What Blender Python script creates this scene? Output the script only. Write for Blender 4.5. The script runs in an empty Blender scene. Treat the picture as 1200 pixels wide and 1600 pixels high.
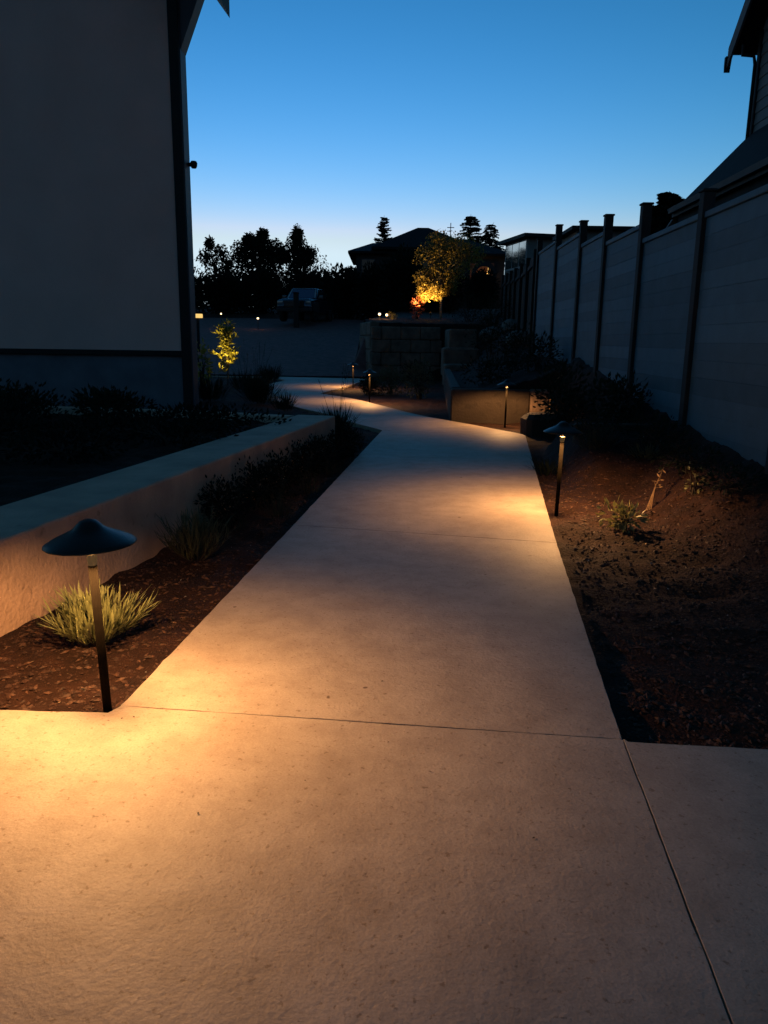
import bpy, math, random
import numpy as np
from mathutils import Matrix, Vector
from mathutils import noise as mnoise
R_ = math.radians
sc = bpy.context.scene
COL = sc.collection
random.seed(7)

# ------------------------------------------------------------------ camera
cam = bpy.data.cameras.new('camera')
camera = bpy.data.objects.new('camera', cam)
COL.objects.link(camera)
cam.sensor_fit = 'VERTICAL'; cam.sensor_height = 36.0; cam.lens = 27.05
cam.clip_start = 0.05; cam.clip_end = 3000
camera.matrix_world = (Matrix.Translation((0, 0, 1.15)) @ Matrix.Rotation(R_(90 - 12.57), 4, 'X')
                       @ Matrix.Rotation(R_(0.8), 4, 'Z'))
sc.camera = camera

# ------------------------------------------------------------------ sky after sunset (sun just under the horizon, no sun lamp)
world = bpy.data.worlds.new('World'); sc.world = world; world.use_nodes = True
nt = world.node_tree
bg = nt.nodes['Background']
sky = nt.nodes.new('ShaderNodeTexSky'); sky.sky_type = 'NISHITA'; sky.sun_disc = False
sky.sun_elevation = R_(-1.0); sky.sun_rotation = R_(-8); sky.air_density = 1.0; sky.dust_density = 0.0; sky.ozone_density = 3.0
sep = nt.nodes.new('ShaderNodeSeparateColor'); com = nt.nodes.new('ShaderNodeCombineColor')
nt.links.new(sky.outputs[0], sep.inputs[0])
def wmath(op, x, y):
    n = nt.nodes.new('ShaderNodeMath'); n.operation = op
    for k, v in enumerate((x, y)):
        if isinstance(v, (int, float)): n.inputs[k].default_value = v
        else: nt.links.new(v, n.inputs[k])
    return n.outputs[0]
ch_ = [wmath('MULTIPLY', wmath('POWER', wmath('MULTIPLY', sep.outputs[i], 0.5), p), g) for i, (g, p) in enumerate(((78.0, 2.8), (4.85, 1.45), (5.5, 1.80)))]
green = wmath('MINIMUM', ch_[1], 0.84)
red = wmath('MINIMUM', wmath('ADD', ch_[0], 0.007), 0.67)
red = wmath('MINIMUM', red, wmath('MULTIPLY', green, 0.80))       # blue-hour grading per channel
blue = wmath('MINIMUM', wmath('MAXIMUM', ch_[2], wmath('MULTIPLY', green, 1.12)), 1.0)
for i, v in enumerate((red, green, blue)): nt.links.new(v, com.inputs[i])
nt.links.new(com.outputs[0], bg.inputs[0])
bg.inputs[1].default_value = 0.15
sc.view_settings.view_transform = 'Standard'
sc.view_settings.look = 'None'
sc.view_settings.gamma = 1.0
sc.view_settings.use_curve_mapping = False
sc.view_settings.exposure = 2.737

# ------------------------------------------------------------------ materials
MATS = {}
def material(name, col, rough=0.8, var=0.25, vscale=3.0, bump=0.0, bscale=40.0, metal=0.0, spec=0.5,
             spots=None, emit=None, estr=0.0, detail=6.0, transl=0.0, bdist=0.01):
    m = bpy.data.materials.new(name); m.use_nodes = True
    t = m.node_tree; p = t.nodes['Principled BSDF']
    p.inputs['Roughness'].default_value = rough; p.inputs['Metallic'].default_value = metal
    p.inputs['Specular IOR Level'].default_value = spec
    geo = t.nodes.new('ShaderNodeNewGeometry')
    n = t.nodes.new('ShaderNodeTexNoise'); n.inputs['Scale'].default_value = vscale; n.inputs['Detail'].default_value = detail
    t.links.new(geo.outputs['Position'], n.inputs['Vector'])
    ramp = t.nodes.new('ShaderNodeValToRGB')
    e = ramp.color_ramp.elements
    e[0].position = 0.3; e[1].position = 0.7
    e[0].color = tuple(v * (1 - var) for v in col) + (1,)
    e[1].color = tuple(min(1, v * (1 + var)) for v in col) + (1,)
    t.links.new(n.outputs['Fac'], ramp.inputs['Fac'])
    out = ramp.outputs['Color']
    if spots:                                   # small stains: (scale, threshold, strength)
        v = t.nodes.new('ShaderNodeTexNoise'); v.inputs['Scale'].default_value = spots[0]; v.inputs['Detail'].default_value = 3
        t.links.new(geo.outputs['Position'], v.inputs['Vector'])
        r2 = t.nodes.new('ShaderNodeValToRGB'); r2.color_ramp.elements[0].position = spots[1]; r2.color_ramp.elements[1].position = spots[1] + 0.08
        r2.color_ramp.elements[0].color = (1, 1, 1, 1); g = 1 - spots[2]; r2.color_ramp.elements[1].color = (g, g, g, 1)
        t.links.new(v.outputs['Fac'], r2.inputs['Fac'])
        mx = t.nodes.new('ShaderNodeMix'); mx.data_type = 'RGBA'; mx.blend_type = 'MULTIPLY'; mx.inputs[0].default_value = 1
        t.links.new(out, mx.inputs[6]); t.links.new(r2.outputs['Color'], mx.inputs[7]); out = mx.outputs[2]
    t.links.new(out, p.inputs['Base Color'])
    if bump:
        b = t.nodes.new('ShaderNodeTexNoise'); b.inputs['Scale'].default_value = bscale; b.inputs['Detail'].default_value = 5
        t.links.new(geo.outputs['Position'], b.inputs['Vector'])
        bn = t.nodes.new('ShaderNodeBump'); bn.inputs['Strength'].default_value = bump; bn.inputs['Distance'].default_value = bdist
        t.links.new(b.outputs['Fac'], bn.inputs['Height']); t.links.new(bn.outputs['Normal'], p.inputs['Normal'])
    if emit:
        p.inputs['Emission Color'].default_value = tuple(emit) + (1,); p.inputs['Emission Strength'].default_value = estr
    if transl:
        tr = t.nodes.new('ShaderNodeBsdfTranslucent'); t.links.new(out, tr.inputs['Color'])
        ms = t.nodes.new('ShaderNodeMixShader'); ms.inputs[0].default_value = transl
        t.links.new(p.outputs[0], ms.inputs[1]); t.links.new(tr.outputs[0], ms.inputs[2])
        t.links.new(ms.outputs[0], t.nodes['Material Output'].inputs['Surface'])
    MATS[name] = m
    return m

def concrete_material():
    m = bpy.data.materials.new('concrete'); m.use_nodes = True
    t = m.node_tree; p = t.nodes['Principled BSDF']; L = t.links
    p.inputs['Roughness'].default_value = 0.62; p.inputs['Specular IOR Level'].default_value = 0.35
    geo = t.nodes.new('ShaderNodeNewGeometry'); pos = geo.outputs['Position']
    def noise(scale, detail=5, rough=0.5):
        n = t.nodes.new('ShaderNodeTexNoise'); n.inputs['Scale'].default_value = scale; n.inputs['Detail'].default_value = detail
        n.inputs['Roughness'].default_value = rough; L.new(pos, n.inputs['Vector']); return n.outputs['Fac']
    def ramp(fac, p0, p1, c0, c1):
        r = t.nodes.new('ShaderNodeValToRGB'); r.color_ramp.elements[0].position = p0; r.color_ramp.elements[1].position = p1
        r.color_ramp.elements[0].color = c0 + (1,); r.color_ramp.elements[1].color = c1 + (1,); L.new(fac, r.inputs['Fac']); return r.outputs['Color']
    def mult(a, b, f=1.0):
        x = t.nodes.new('ShaderNodeMix'); x.data_type = 'RGBA'; x.blend_type = 'MULTIPLY'; x.inputs[0].default_value = f
        L.new(a, x.inputs[6]); L.new(b, x.inputs[7]); return x.outputs[2]
    base = ramp(noise(1.6, 6), 0.3, 0.7, (0.44, 0.36, 0.285), (0.52, 0.435, 0.355))
    mott = ramp(noise(6, 8, 0.72), 0.34, 0.60, (0.78, 0.755, 0.72), (1, 1, 1))
    fine = ramp(noise(160, 3), 0.35, 0.6, (0.88, 0.87, 0.85), (1, 1, 1))
    pits = ramp(noise(55, 3, 0.6), 0.61, 0.68, (1, 1, 1), (0.66, 0.61, 0.54))
    specks = ramp(noise(13, 1.5), 0.765, 0.785, (1, 1, 1), (0.35, 0.29, 0.22))
    L.new(mult(mult(mult(mult(base, mott), fine), pits), specks), p.inputs['Base Color'])
    h1 = t.nodes.new('ShaderNodeMath'); h1.operation = 'MULTIPLY_ADD'; h1.inputs[1].default_value = 0.5
    L.new(noise(130, 4, 0.6), h1.inputs[0])
    h0 = t.nodes.new('ShaderNodeMath'); h0.operation = 'MULTIPLY'; h0.inputs[1].default_value = 1.3; L.new(noise(60, 4, 0.55), h0.inputs[0])
    L.new(h0.outputs[0], h1.inputs[2])
    bn = t.nodes.new('ShaderNodeBump'); bn.inputs['Strength'].default_value = 0.30; bn.inputs['Distance'].default_value = 0.006
    L.new(h1.outputs[0], bn.inputs['Height'])
    bn2 = t.nodes.new('ShaderNodeBump'); bn2.inputs['Strength'].default_value = 0.25; bn2.inputs['Distance'].default_value = 0.02
    L.new(noise(4.5, 3), bn2.inputs['Height']); L.new(bn2.outputs['Normal'], bn.inputs['Normal'])
    L.new(bn.outputs['Normal'], p.inputs['Normal'])
    MATS['concrete'] = m
concrete_material()
material('soil', (0.029, 0.0115, 0.0068), 0.9, 0.5, 9, 0.9, 70, bdist=0.02, spec=0.25)
material('clod', (0.040, 0.016, 0.0095), 0.85, 0.5, 20, 0.6, 120)
material('chip', (0.062, 0.027, 0.015), 0.75, 0.85, 45)
material('pale_chip', (0.20, 0.14, 0.09), 0.6, 0.5, 30)
material('pebble', (0.26, 0.24, 0.22), 0.5, 0.4, 30)
material('gravel', (0.17, 0.075, 0.07), 0.9, 0.35, 5, 0.8, 30, bdist=0.03)
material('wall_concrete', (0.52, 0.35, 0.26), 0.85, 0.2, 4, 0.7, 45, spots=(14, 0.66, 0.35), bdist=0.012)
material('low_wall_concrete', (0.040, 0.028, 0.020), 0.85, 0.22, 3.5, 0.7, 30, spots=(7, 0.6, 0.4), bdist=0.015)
material('block_stone', (0.17, 0.115, 0.085), 0.9, 0.35, 4, 0.9, 14, bdist=0.04)
material('boulder_stone', (0.16, 0.15, 0.14), 0.85, 0.35, 4, 0.8, 12, bdist=0.05)
material('stucco', (0.74, 0.45, 0.40), 0.9, 0.07, 1.3, 0.8, 55, spec=0.1)
material('foundation_grey', (0.13, 0.14, 0.17), 0.85, 0.2, 3, 0.5, 50)
material('dark_trim', (0.012, 0.012, 0.014), 0.7, 0.2, 4, spec=0.3)
material('blue_lit_face', (0.055, 0.055, 0.075), 0.6, 0.1, 3)  # bluish dusk light on the house's side face, put into its colour
material('siding', (0.15, 0.13, 0.13), 0.7, 0.12, 3, 0.2, 60)
material('fascia', (0.085, 0.07, 0.075), 0.7, 0.15, 3)
material('roof_shingle', (0.012, 0.011, 0.014), 0.9, 0.3, 6, 0.8, 25, spec=0.2)
material('cedar', (0.14, 0.06, 0.04), 0.7, 0.3, 6)
material('fence_board', (0.080, 0.165, 0.225), 0.7, 0.10, 5, 0.4, 40, spec=0.3)
def tint_by_object(m, amount):                                    # each board its own slight shade
    t = m.node_tree; p = t.nodes['Principled BSDF']; src = p.inputs['Base Color'].links[0].from_socket
    oi = t.nodes.new('ShaderNodeObjectInfo'); mr = t.nodes.new('ShaderNodeMapRange')
    mr.inputs[3].default_value = 1 - amount; mr.inputs[4].default_value = 1 + amount; t.links.new(oi.outputs['Random'], mr.inputs[0])
    mx = t.nodes.new('ShaderNodeMix'); mx.data_type = 'RGBA'; mx.blend_type = 'MULTIPLY'; mx.inputs[0].default_value = 1
    t.links.new(src, mx.inputs[6]); t.links.new(mr.outputs[0], mx.inputs[7]); t.links.new(mx.outputs[2], p.inputs['Base Color'])
tint_by_object(MATS['fence_board'], 0.24)
material('fence_post', (0.024, 0.024, 0.025), 0.75, 0.25, 5, 0.3, 40, spec=0.3)
material('dark_wood', (0.025, 0.021, 0.019), 0.85, 0.3, 4, spec=0.2)
material('lamp_metal', (0.030, 0.026, 0.023), 0.42, 0.12, 30, 0.06, 260, metal=0.6)
material('lamp_stem', (0.006, 0.0045, 0.003), 0.9, 0.2, 30, spec=0.03)
material('lamp_lens', (0.035, 0.028, 0.019), 0.6, 0.0, 1, emit=(1.0, 0.62, 0.26), estr=0.008)
material('spot_lens', (0.8, 0.7, 0.5), 0.4, 0.0, 1, emit=(1.0, 0.78, 0.45), estr=0.45)
material('amber_lens', (0.8, 0.6, 0.3), 0.4, 0.0, 1, emit=(1.0, 0.62, 0.18), estr=0.16)
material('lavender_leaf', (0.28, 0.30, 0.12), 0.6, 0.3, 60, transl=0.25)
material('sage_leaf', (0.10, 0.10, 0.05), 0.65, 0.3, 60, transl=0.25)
material('dry_grass', (0.03, 0.032, 0.018), 0.8, 0.4, 30, transl=0.2)
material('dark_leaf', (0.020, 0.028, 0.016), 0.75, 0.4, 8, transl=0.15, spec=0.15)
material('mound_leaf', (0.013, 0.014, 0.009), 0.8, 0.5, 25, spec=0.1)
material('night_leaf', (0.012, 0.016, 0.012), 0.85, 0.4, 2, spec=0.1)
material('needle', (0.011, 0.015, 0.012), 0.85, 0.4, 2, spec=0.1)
material('gold_leaf', (0.28, 0.18, 0.035), 0.6, 0.4, 5, transl=0.35)
material('red_leaf', (0.34, 0.07, 0.03), 0.6, 0.4, 8, transl=0.3)
material('lime_leaf', (0.28, 0.25, 0.05), 0.6, 0.4, 12, transl=0.35)
material('rose_leaf', (0.20, 0.20, 0.075), 0.45, 0.4, 40, transl=0.25)
material('bark', (0.05, 0.036, 0.026), 0.9, 0.3, 8)
material('pale_bark', (0.30, 0.24, 0.18), 0.8, 0.3, 8)
material('dry_stem', (0.24, 0.15, 0.08), 0.8, 0.3, 20)
material('house_dark', (0.035, 0.030, 0.030), 0.9, 0.2, 2)
material('house_pale', (0.20, 0.19, 0.19), 0.85, 0.1, 2)
material('white_frame', (0.45, 0.45, 0.47), 0.6, 0.05, 2)
material('window_glass', (0.02, 0.025, 0.03), 0.12, 0.0, 1, spec=1.0)
material('bright_glass', (0.55, 0.58, 0.60), 0.06, 0.0, 1, metal=0.9)
material('truck_paint', (0.05, 0.065, 0.10), 0.16, 0.05, 2, metal=0.7, spec=0.8)
material('truck_black', (0.010, 0.010, 0.011), 0.7, 0.1, 4)
material('chrome', (0.10, 0.10, 0.11), 0.35, 0.05, 2, metal=1.0)
material('truck_silver', (0.5, 0.52, 0.55), 0.3, 0.05, 2, metal=0.6)
material('truck_glass', (0.16, 0.22, 0.34), 0.08, 0.0, 1, metal=0.8)
material('tyre_rubber', (0.012, 0.012, 0.012), 0.9, 0.1, 6)
material('headlight_glass', (0.25, 0.26, 0.28), 0.15, 0.05, 3, metal=0.5)
material('debris', (0.07, 0.045, 0.02), 0.8, 0.4, 40)

# ------------------------------------------------------------------ mesh helpers
class MB:
    def __init__(s): s.v = []; s.f = []
    def add(s, vs, fs):
        o = len(s.v); s.v += [tuple(p) for p in vs]; s.f += [tuple(i + o for i in f) for f in fs]; return s
    def box(s, x0, x1, y0, y1, z0, z1, M=None):
        vs = [Vector((x, y, z)) for z in (z0, z1) for x, y in ((x0, y0), (x1, y0), (x1, y1), (x0, y1))]
        if M is not None: vs = [M @ v for v in vs]
        return s.add(vs, [(3, 2, 1, 0), (4, 5, 6, 7), (0, 1, 5, 4), (1, 2, 6, 5), (2, 3, 7, 6), (3, 0, 4, 7)])
    def bbox(s, x0, x1, y0, y1, z0, z1, b, M=None):           # box with chamfered edges
        vs = []; fs = []
        rings = [(z0, b), (z0 + b, 0), (z1 - b, 0), (z1, b)]
        for z, i in rings:
            c = b
            P = [(x0 + i + c, y0 + i), (x1 - i - c, y0 + i), (x1 - i, y0 + i + c), (x1 - i, y1 - i - c),
                 (x1 - i - c, y1 - i), (x0 + i + c, y1 - i), (x0 + i, y1 - i - c), (x0 + i, y0 + i + c)]
            vs += [Vector((x, y, z)) for x, y in P]
        for r in range(3):
            for k in range(8):
                fs.append((r * 8 + k, r * 8 + (k + 1) % 8, r * 8 + 8 + (k + 1) % 8, r * 8 + 8 + k))
        fs.append(tuple(reversed(range(8)))); fs.append(tuple(range(24, 32)))
        if M is not None: vs = [M @ v for v in vs]
        return s.add(vs, fs)
    def prism(s, pts, z0, z1):                                # vertical prism over a ccw polygon
        n = len(pts)
        vs = [(x, y, z0) for x, y in pts] + [(x, y, z1) for x, y in pts]
        fs = [tuple(reversed(range(n))), tuple(range(n, 2 * n))] + [(i, (i + 1) % n, n + (i + 1) % n, n + i) for i in range(n)]
        return s.add(vs, fs)
    def extrude(s, pts, d):                                   # any planar loop of 3-D points pushed along d
        n = len(pts); d = Vector(d)
        vs = [Vector(p) for p in pts] + [Vector(p) + d for p in pts]
        fs = [tuple(reversed(range(n))), tuple(range(n, 2 * n))] + [(i, (i + 1) % n, n + (i + 1) % n, n + i) for i in range(n)]
        return s.add(vs, fs)
    def tube(s, pts, rad, n=6, cap=True):
        pts = [Vector(p) for p in pts]; vs = []; fs = []
        for i, p in enumerate(pts):
            d = (pts[min(i + 1, len(pts) - 1)] - pts[max(i - 1, 0)]).normalized()
            u = d.cross(Vector((0.31, 0.17, 0.93)) if abs(d.z) < 0.9 else Vector((1, 0, 0))).normalized(); w = d.cross(u)
            r = rad[i] if isinstance(rad, (list, tuple)) else rad
            for k in range(n):
                a = 2 * math.pi * k / n; vs.append(p + (u * math.cos(a) + w * math.sin(a)) * r)
        for i in range(len(pts) - 1):
            for k in range(n):
                fs.append((i * n + k, i * n + (k + 1) % n, (i + 1) * n + (k + 1) % n, (i + 1) * n + k))
        if cap:
            fs.append(tuple(reversed(range(n)))); o = (len(pts) - 1) * n; fs.append(tuple(range(o, o + n)))
        return s.add(vs, fs)
    def lathe(s, prof, n=32, c=(0, 0, 0)):
        vs = []; fs = []
        for r, z in prof:
            for k in range(n):
                a = 2 * math.pi * k / n; vs.append((c[0] + r * math.cos(a), c[1] + r * math.sin(a), c[2] + z))
        for i in range(len(prof) - 1):
            for k in range(n):
                fs.append((i * n + k, i * n + (k + 1) % n, (i + 1) * n + (k + 1) % n, (i + 1) * n + k))
        return s.add(vs, fs)
    def leaf(s, p, d, L, W, up=None):                         # folded diamond leaf
        d = Vector(d).normalized(); p = Vector(p)
        u = d.cross(up or Vector((random.uniform(-1, 1), random.uniform(-1, 1), random.uniform(-1, 1)))).normalized()
        n = u.cross(d)
        a = p + d * L * 0.45
        return s.add([p, a + u * W * 0.5 + n * W * 0.12, p + d * L, a - u * W * 0.5 + n * W * 0.12], [(0, 1, 2), (0, 2, 3)])
    def blade(s, base, az, lean, L, W, curl=0.5, seg=4):      # narrow strap leaf, bends outward
        p = Vector(base); el = math.pi / 2 - lean; vs = []; fs = []
        side = Vector((-math.sin(az), math.cos(az), 0))
        for i in range(seg + 1):
            t = i / seg; w = W * (0.55 + 0.9 * t) * (1 - t ** 3) * 0.8 + 0.0006
            vs += [p + side * w * 0.5, p - side * w * 0.5]
            e = el - curl * t
            p = p + Vector((math.cos(az) * math.cos(e), math.sin(az) * math.cos(e), math.sin(e))) * (L / seg)
        for i in range(seg): fs.append((2 * i, 2 * i + 1, 2 * i + 3, 2 * i + 2))
        return s.add(vs, fs)
    def rock(s, c, r, seed=0, squash=0.7, M=None):
        import bmesh
        bm = bmesh.new(); bmesh.ops.create_icosphere(bm, subdivisions=3 if r > 0.1 else 1, radius=1)
        vs = []
        for v in bm.verts:
            k = 1 + 0.35 * mnoise.noise(v.co * 1.3 + Vector((seed * 3.1, seed * 1.7, 0))) + 0.12 * mnoise.noise(v.co * 4 + Vector((seed, 0, 0)))
            q = v.co * r * k; q.z *= squash; vs.append(q + Vector(c))
        fs = [tuple(v.index for v in f.verts) for f in bm.faces]; bm.free()
        return s.add(vs, fs)

def obj(name, mb, mat, parent=None, smooth=False, loc=None):
    me = bpy.data.meshes.new(name); me.from_pydata([tuple(v) for v in mb.v], [], mb.f); me.update()
    me.materials.append(MATS[mat])
    if smooth: me.polygons.foreach_set('use_smooth', [True] * len(me.polygons))
    o = bpy.data.objects.new(name, me); COL.objects.link(o)
    if parent is not None: o.parent = parent
    if loc is not None: o.location = loc
    return o
def tag(o, label, cat, group=None, kind=None):
    o['label'] = label; o['category'] = cat
    if group: o['group'] = group
    if kind: o['kind'] = kind
    return o
def thing(name, label, cat, loc=(0, 0, 0), rz=0.0, group=None):
    o = bpy.data.objects.new(name, None); COL.objects.link(o); o.empty_display_size = 0.2
    o.location = loc; o.rotation_euler = (0, 0, rz)
    return tag(o, label, cat, group)
def structure(name, mb, mat, label=None, smooth=False):
    o = obj(name, mb, mat, None, smooth); o['kind'] = 'structure'
    if label: o['label'] = label
    return o
def lamp_light(name, kind, power, col, radius, parent, loc, spot=None, aim=None):
    d = bpy.data.lights.new(name, kind); d.energy = power; d.color = col; d.shadow_soft_size = radius
    o = bpy.data.objects.new(name, d); COL.objects.link(o); o.parent = parent; o.location = loc
    if spot: d.spot_size = R_(spot); d.spot_blend = 0.6
    if aim is not None: o.rotation_euler = Vector(aim).to_track_quat('-Z', 'Y').to_euler()
    return o
WARM = (1.0, 0.49, 0.165)

# ------------------------------------------------------------------ the lie of the land
def interp(y, tab):
    if y <= tab[0][0]: return tab[0][1]
    for (a, b), (c, d) in zip(tab, tab[1:]):
        if y <= c: return b + (d - b) * (y - a) / (c - a)
    return tab[-1][1]
def sstep(a, b, x):
    t = max(0.0, min(1.0, (x - a) / (b - a))); return t * t * (3 - 2 * t)
PATH_RIGHT = [(-3, 0.3), (2.1, 0.72), (9.75, 1.77), (10.2, 1.6), (11.1, 1.14), (12.2, 0.54), (13.8, 0.0), (15.7, -0.68), (16.9, -1.4), (18.8, -1.1), (22.2, -0.7), (24, -0.6)]
FENCE_Z = [(0, 0.0), (3, 0.12), (5, 0.33), (6.9, 0.50), (8.74, 0.66), (10.4, 0.81), (11.9, 0.96), (14, 1.02), (16.1, 1.05), (22, 1.55), (30, 2.1), (45, 2.9), (60, 3.6), (90, 4.5)]
def fence_x(y): return 2.43 + 0.037 * y
def wall_front(y): return -1.514 + 0.186 * (y - 2.935)         # front line of the low concrete wall on the left
def land(x, y):
    z = -0.03
    zf = interp(y, FENCE_Z); e = interp(y, PATH_RIGHT)
    if y < 11.7:
        z += (zf + 0.03) * sstep(e + 0.2, fence_x(y) + 0.15, x) ** 1.9
        up = 0.37 * sstep(5.7, 7.25, y) * sstep(e + 0.12, e + 0.5, x) * (1 - sstep(8.4, 9.2, y))
        if y > 5.7: z = max(z, up - 0.03)
        if y > 9.0: z = -0.03 + (z + 0.03) * (1 - sstep(9.0, 9.5, y)) + (zf + 0.03) * sstep(2.42, 2.8, x) * sstep(9.0, 9.5, y)
    else:
        xr = 1.05 + (y - 11.7) * 0.055
        hill = 0.40 + max(0, zf - 0.40) * sstep(xr + 0.2, 3.6, x)
        z += (hill + 0.03) * sstep(xr - 0.03, xr + 0.08, x) * sstep(11.7, 11.8, y)
    if y > 24.0:
        drive = 0.1 * (y - 24.3) if y < 45 else 2.07 + 0.105 * min(y - 45, 12) + 0.02 * max(0, y - 57)
        drive = max(drive, -0.03)
        plat = max(1.68 + 0.055 * (y - 25), drive)
        w = 0.1 if y < 28 else 0.4
        xe = -0.3 - 0.13 * (min(y, 28.2) - 24.5) + 0.10 * max(0, min(y, 44) - 28.2)
        k = sstep(xe - w, xe, x) * sstep(24.7, 24.9, y)
        base = drive * (1 - k) + plat * k
        if y < 24.9: base = drive * (1 - k) + max(z, base) * k
        z = max(base, z) if x > xe else base
    if x < wall_front(y) - 0.21 and y < 8.8: z = 0.27
    elif x < -1.3 and 8.8 <= y < 13: z = max(z, 0.27 * (1 - sstep(9.0, 10.5, y)))
    if y > 120: z = z * max(0, 1 - (y - 120) / 200)
    return z

def spans(tab):
    out = [tab[0][0]]
    for (a, b, st) in tab:
        n = max(1, round((b - a) / st)); out += [a + (b - a) * (i + 1) / n for i in range(n)]
    return out
xs = spans([(-900, -60, 60), (-60, -15, 3), (-15, -4, 0.6), (-4, -2.2, 0.15), (-2.2, 3.2, 0.042), (3.2, 6, 0.2), (6, 20, 1.2), (20, 60, 5), (60, 900, 60)])
ys = spans([(-60, -3, 8), (-3, 1.9, 0.5), (1.9, 8, 0.045), (8, 13, 0.1), (13, 31, 0.22), (31, 60, 1.0), (60, 120, 4), (120, 1500, 60)])
nx, ny = len(xs), len(ys)
gv = []
for y in ys:
    for x in xs:
        z = land(x, y)
        if -3 < y < 32 and -9 < x < 9:
            q = Vector((x, y, 0))
            a = 0.030 * mnoise.noise(q * 2.3) + 0.030 * mnoise.noise(q * 6) + 0.012 * mnoise.noise(q * 19)
            z += a if z > 0.1 else min(a * 0.9, 0.016) - 0.012
        gv.append((x, y, z))
gf = [(j * nx + i, j * nx + i + 1, (j + 1) * nx + i + 1, (j + 1) * nx + i) for j in range(ny - 1) for i in range(nx - 1)]
gm = MB(); gm.v = gv; gm.f = gf
structure('ground', gm, 'soil', 'dark brown garden soil around the path', smooth=True)

# gravel drive that climbs beyond the path
gm = MB(); gx = spans([(-16, -0.62, 0.5)]); gy = spans([(24.35, 47, 0.6)])
for y in gy:
    for x in gx:
        gm.v.append((x, y, land(x, y) + 0.035 + 0.02 * mnoise.noise(Vector((x * 0.8, y * 0.8, 0)))))
gm.f = [(j * len(gx) + i, j * len(gx) + i + 1, (j + 1) * len(gx) + i + 1, (j + 1) * len(gx) + i) for j in range(len(gy) - 1) for i in range(len(gx) - 1)]
structure('driveway', gm, 'gravel', 'grey gravel driveway rising behind the path', smooth=True)

# ------------------------------------------------------------------ concrete path of slabs with open joints
path = bpy.data.objects.new('path', None); COL.objects.link(path); path['kind'] = 'structure'; path['label'] = 'pale concrete garden path lit by path lamps'
def slab(pts, gap=0.0022, seed=0):
    n = len(pts); rnd = random.Random(seed)
    area = sum(pts[i][0] * pts[(i + 1) % n][1] - pts[(i + 1) % n][0] * pts[i][1] for i in range(n))
    if area < 0: pts = pts[::-1]
    fine = []
    for i in range(n):                                          # finely split edges with a slightly ragged line
        a = Vector(pts[i] + (0,)); b = Vector(pts[(i + 1) % n] + (0,)); d = b - a; L = d.length
        k = max(1, int(L / 0.05)); nn = Vector((-d.y, d.x, 0)).normalized()
        for j in range(k):
            q = a + d * (j / k)
            jag = 0 if j == 0 else 0.0025 * mnoise.noise(q * 9 + Vector((seed, 0, 0))) + rnd.uniform(-0.0011, 0.0011)
            fine.append((q, nn * (gap + jag)))
    m = len(fine)
    ring = lambda extra, z: [(q.x + o.x + o.normalized().x * extra, q.y + o.y + o.normalized().y * extra, z) for q, o in fine]
    mb = MB()
    mb.v = ring(0, -0.10) + ring(0, -0.0014) + ring(0.0004, -0.0004) + ring(0.0013, 0.0)
    for r in range(3):
        for i in range(m): mb.f.append((r * m + i, r * m + (i + 1) % m, (r + 1) * m + (i + 1) % m, (r + 1) * m + i))
    mb.f.append(tuple(range(3 * m, 4 * m)))
    return obj('slab', mb, 'concrete', path)
def smooth_line(pts, it=2):
    for _ in range(it):
        o = [pts[0]]
        for a, b in zip(pts, pts[1:]):
            o += [(a[0] * 0.75 + b[0] * 0.25, a[1] * 0.75 + b[1] * 0.25), (a[0] * 0.25 + b[0] * 0.75, a[1] * 0.25 + b[1] * 0.75)]
        pts = o + [pts[-1]]
    return pts
slab([(-4, -2.5), (0.235, -2.5), (0.721, 2.093), (-0.833, 2.262), (-0.856, 2.216), (-1.2, 2.225), (-4, 2.27)], seed=1)
slab([(0.235, -2.5), (4.5, -2.5), (4.5, 1.76), (1.132, 2.048), (0.735, 2.080), (0.721, 2.093)], seed=2)
slab([(-0.833, 2.262), (0.721, 2.093), (1.021, 4.391), (-0.575, 4.748)], seed=3)
slab([(-0.575, 4.748), (1.021, 4.391), (1.774, 9.70), (-0.04, 10.10)], seed=4)
far_r = smooth_line([(1.774, 9.70), (1.76, 9.9), (1.585, 10.23), (1.139, 11.14), (0.536, 12.22), (-0.003, 13.83), (-0.681, 15.74), (-1.418, 16.93)])
far_l = smooth_line([(-3.0, 17.3), (-2.45, 15.4), (-1.967, 14.4), (-1.45, 13.2), (-0.9, 12.2), (-0.65, 11.3), (-0.34, 10.75), (-0.04, 10.10)])
slab(far_r + far_l, seed=5)
slab(smooth_line([(-1.418, 16.93), (-1.35, 17.6), (-1.096, 18.84), (-0.85, 20.8), (-0.55, 23.9)]) +
     smooth_line([(-2.95, 24.3), (-4.85, 24.9), (-7.5, 25.6), (-7.5, 24.4), (-4.6, 24.1), (-2.75, 23.0), (-3.15, 20.0), (-3.0, 17.3)]), seed=6)

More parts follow.
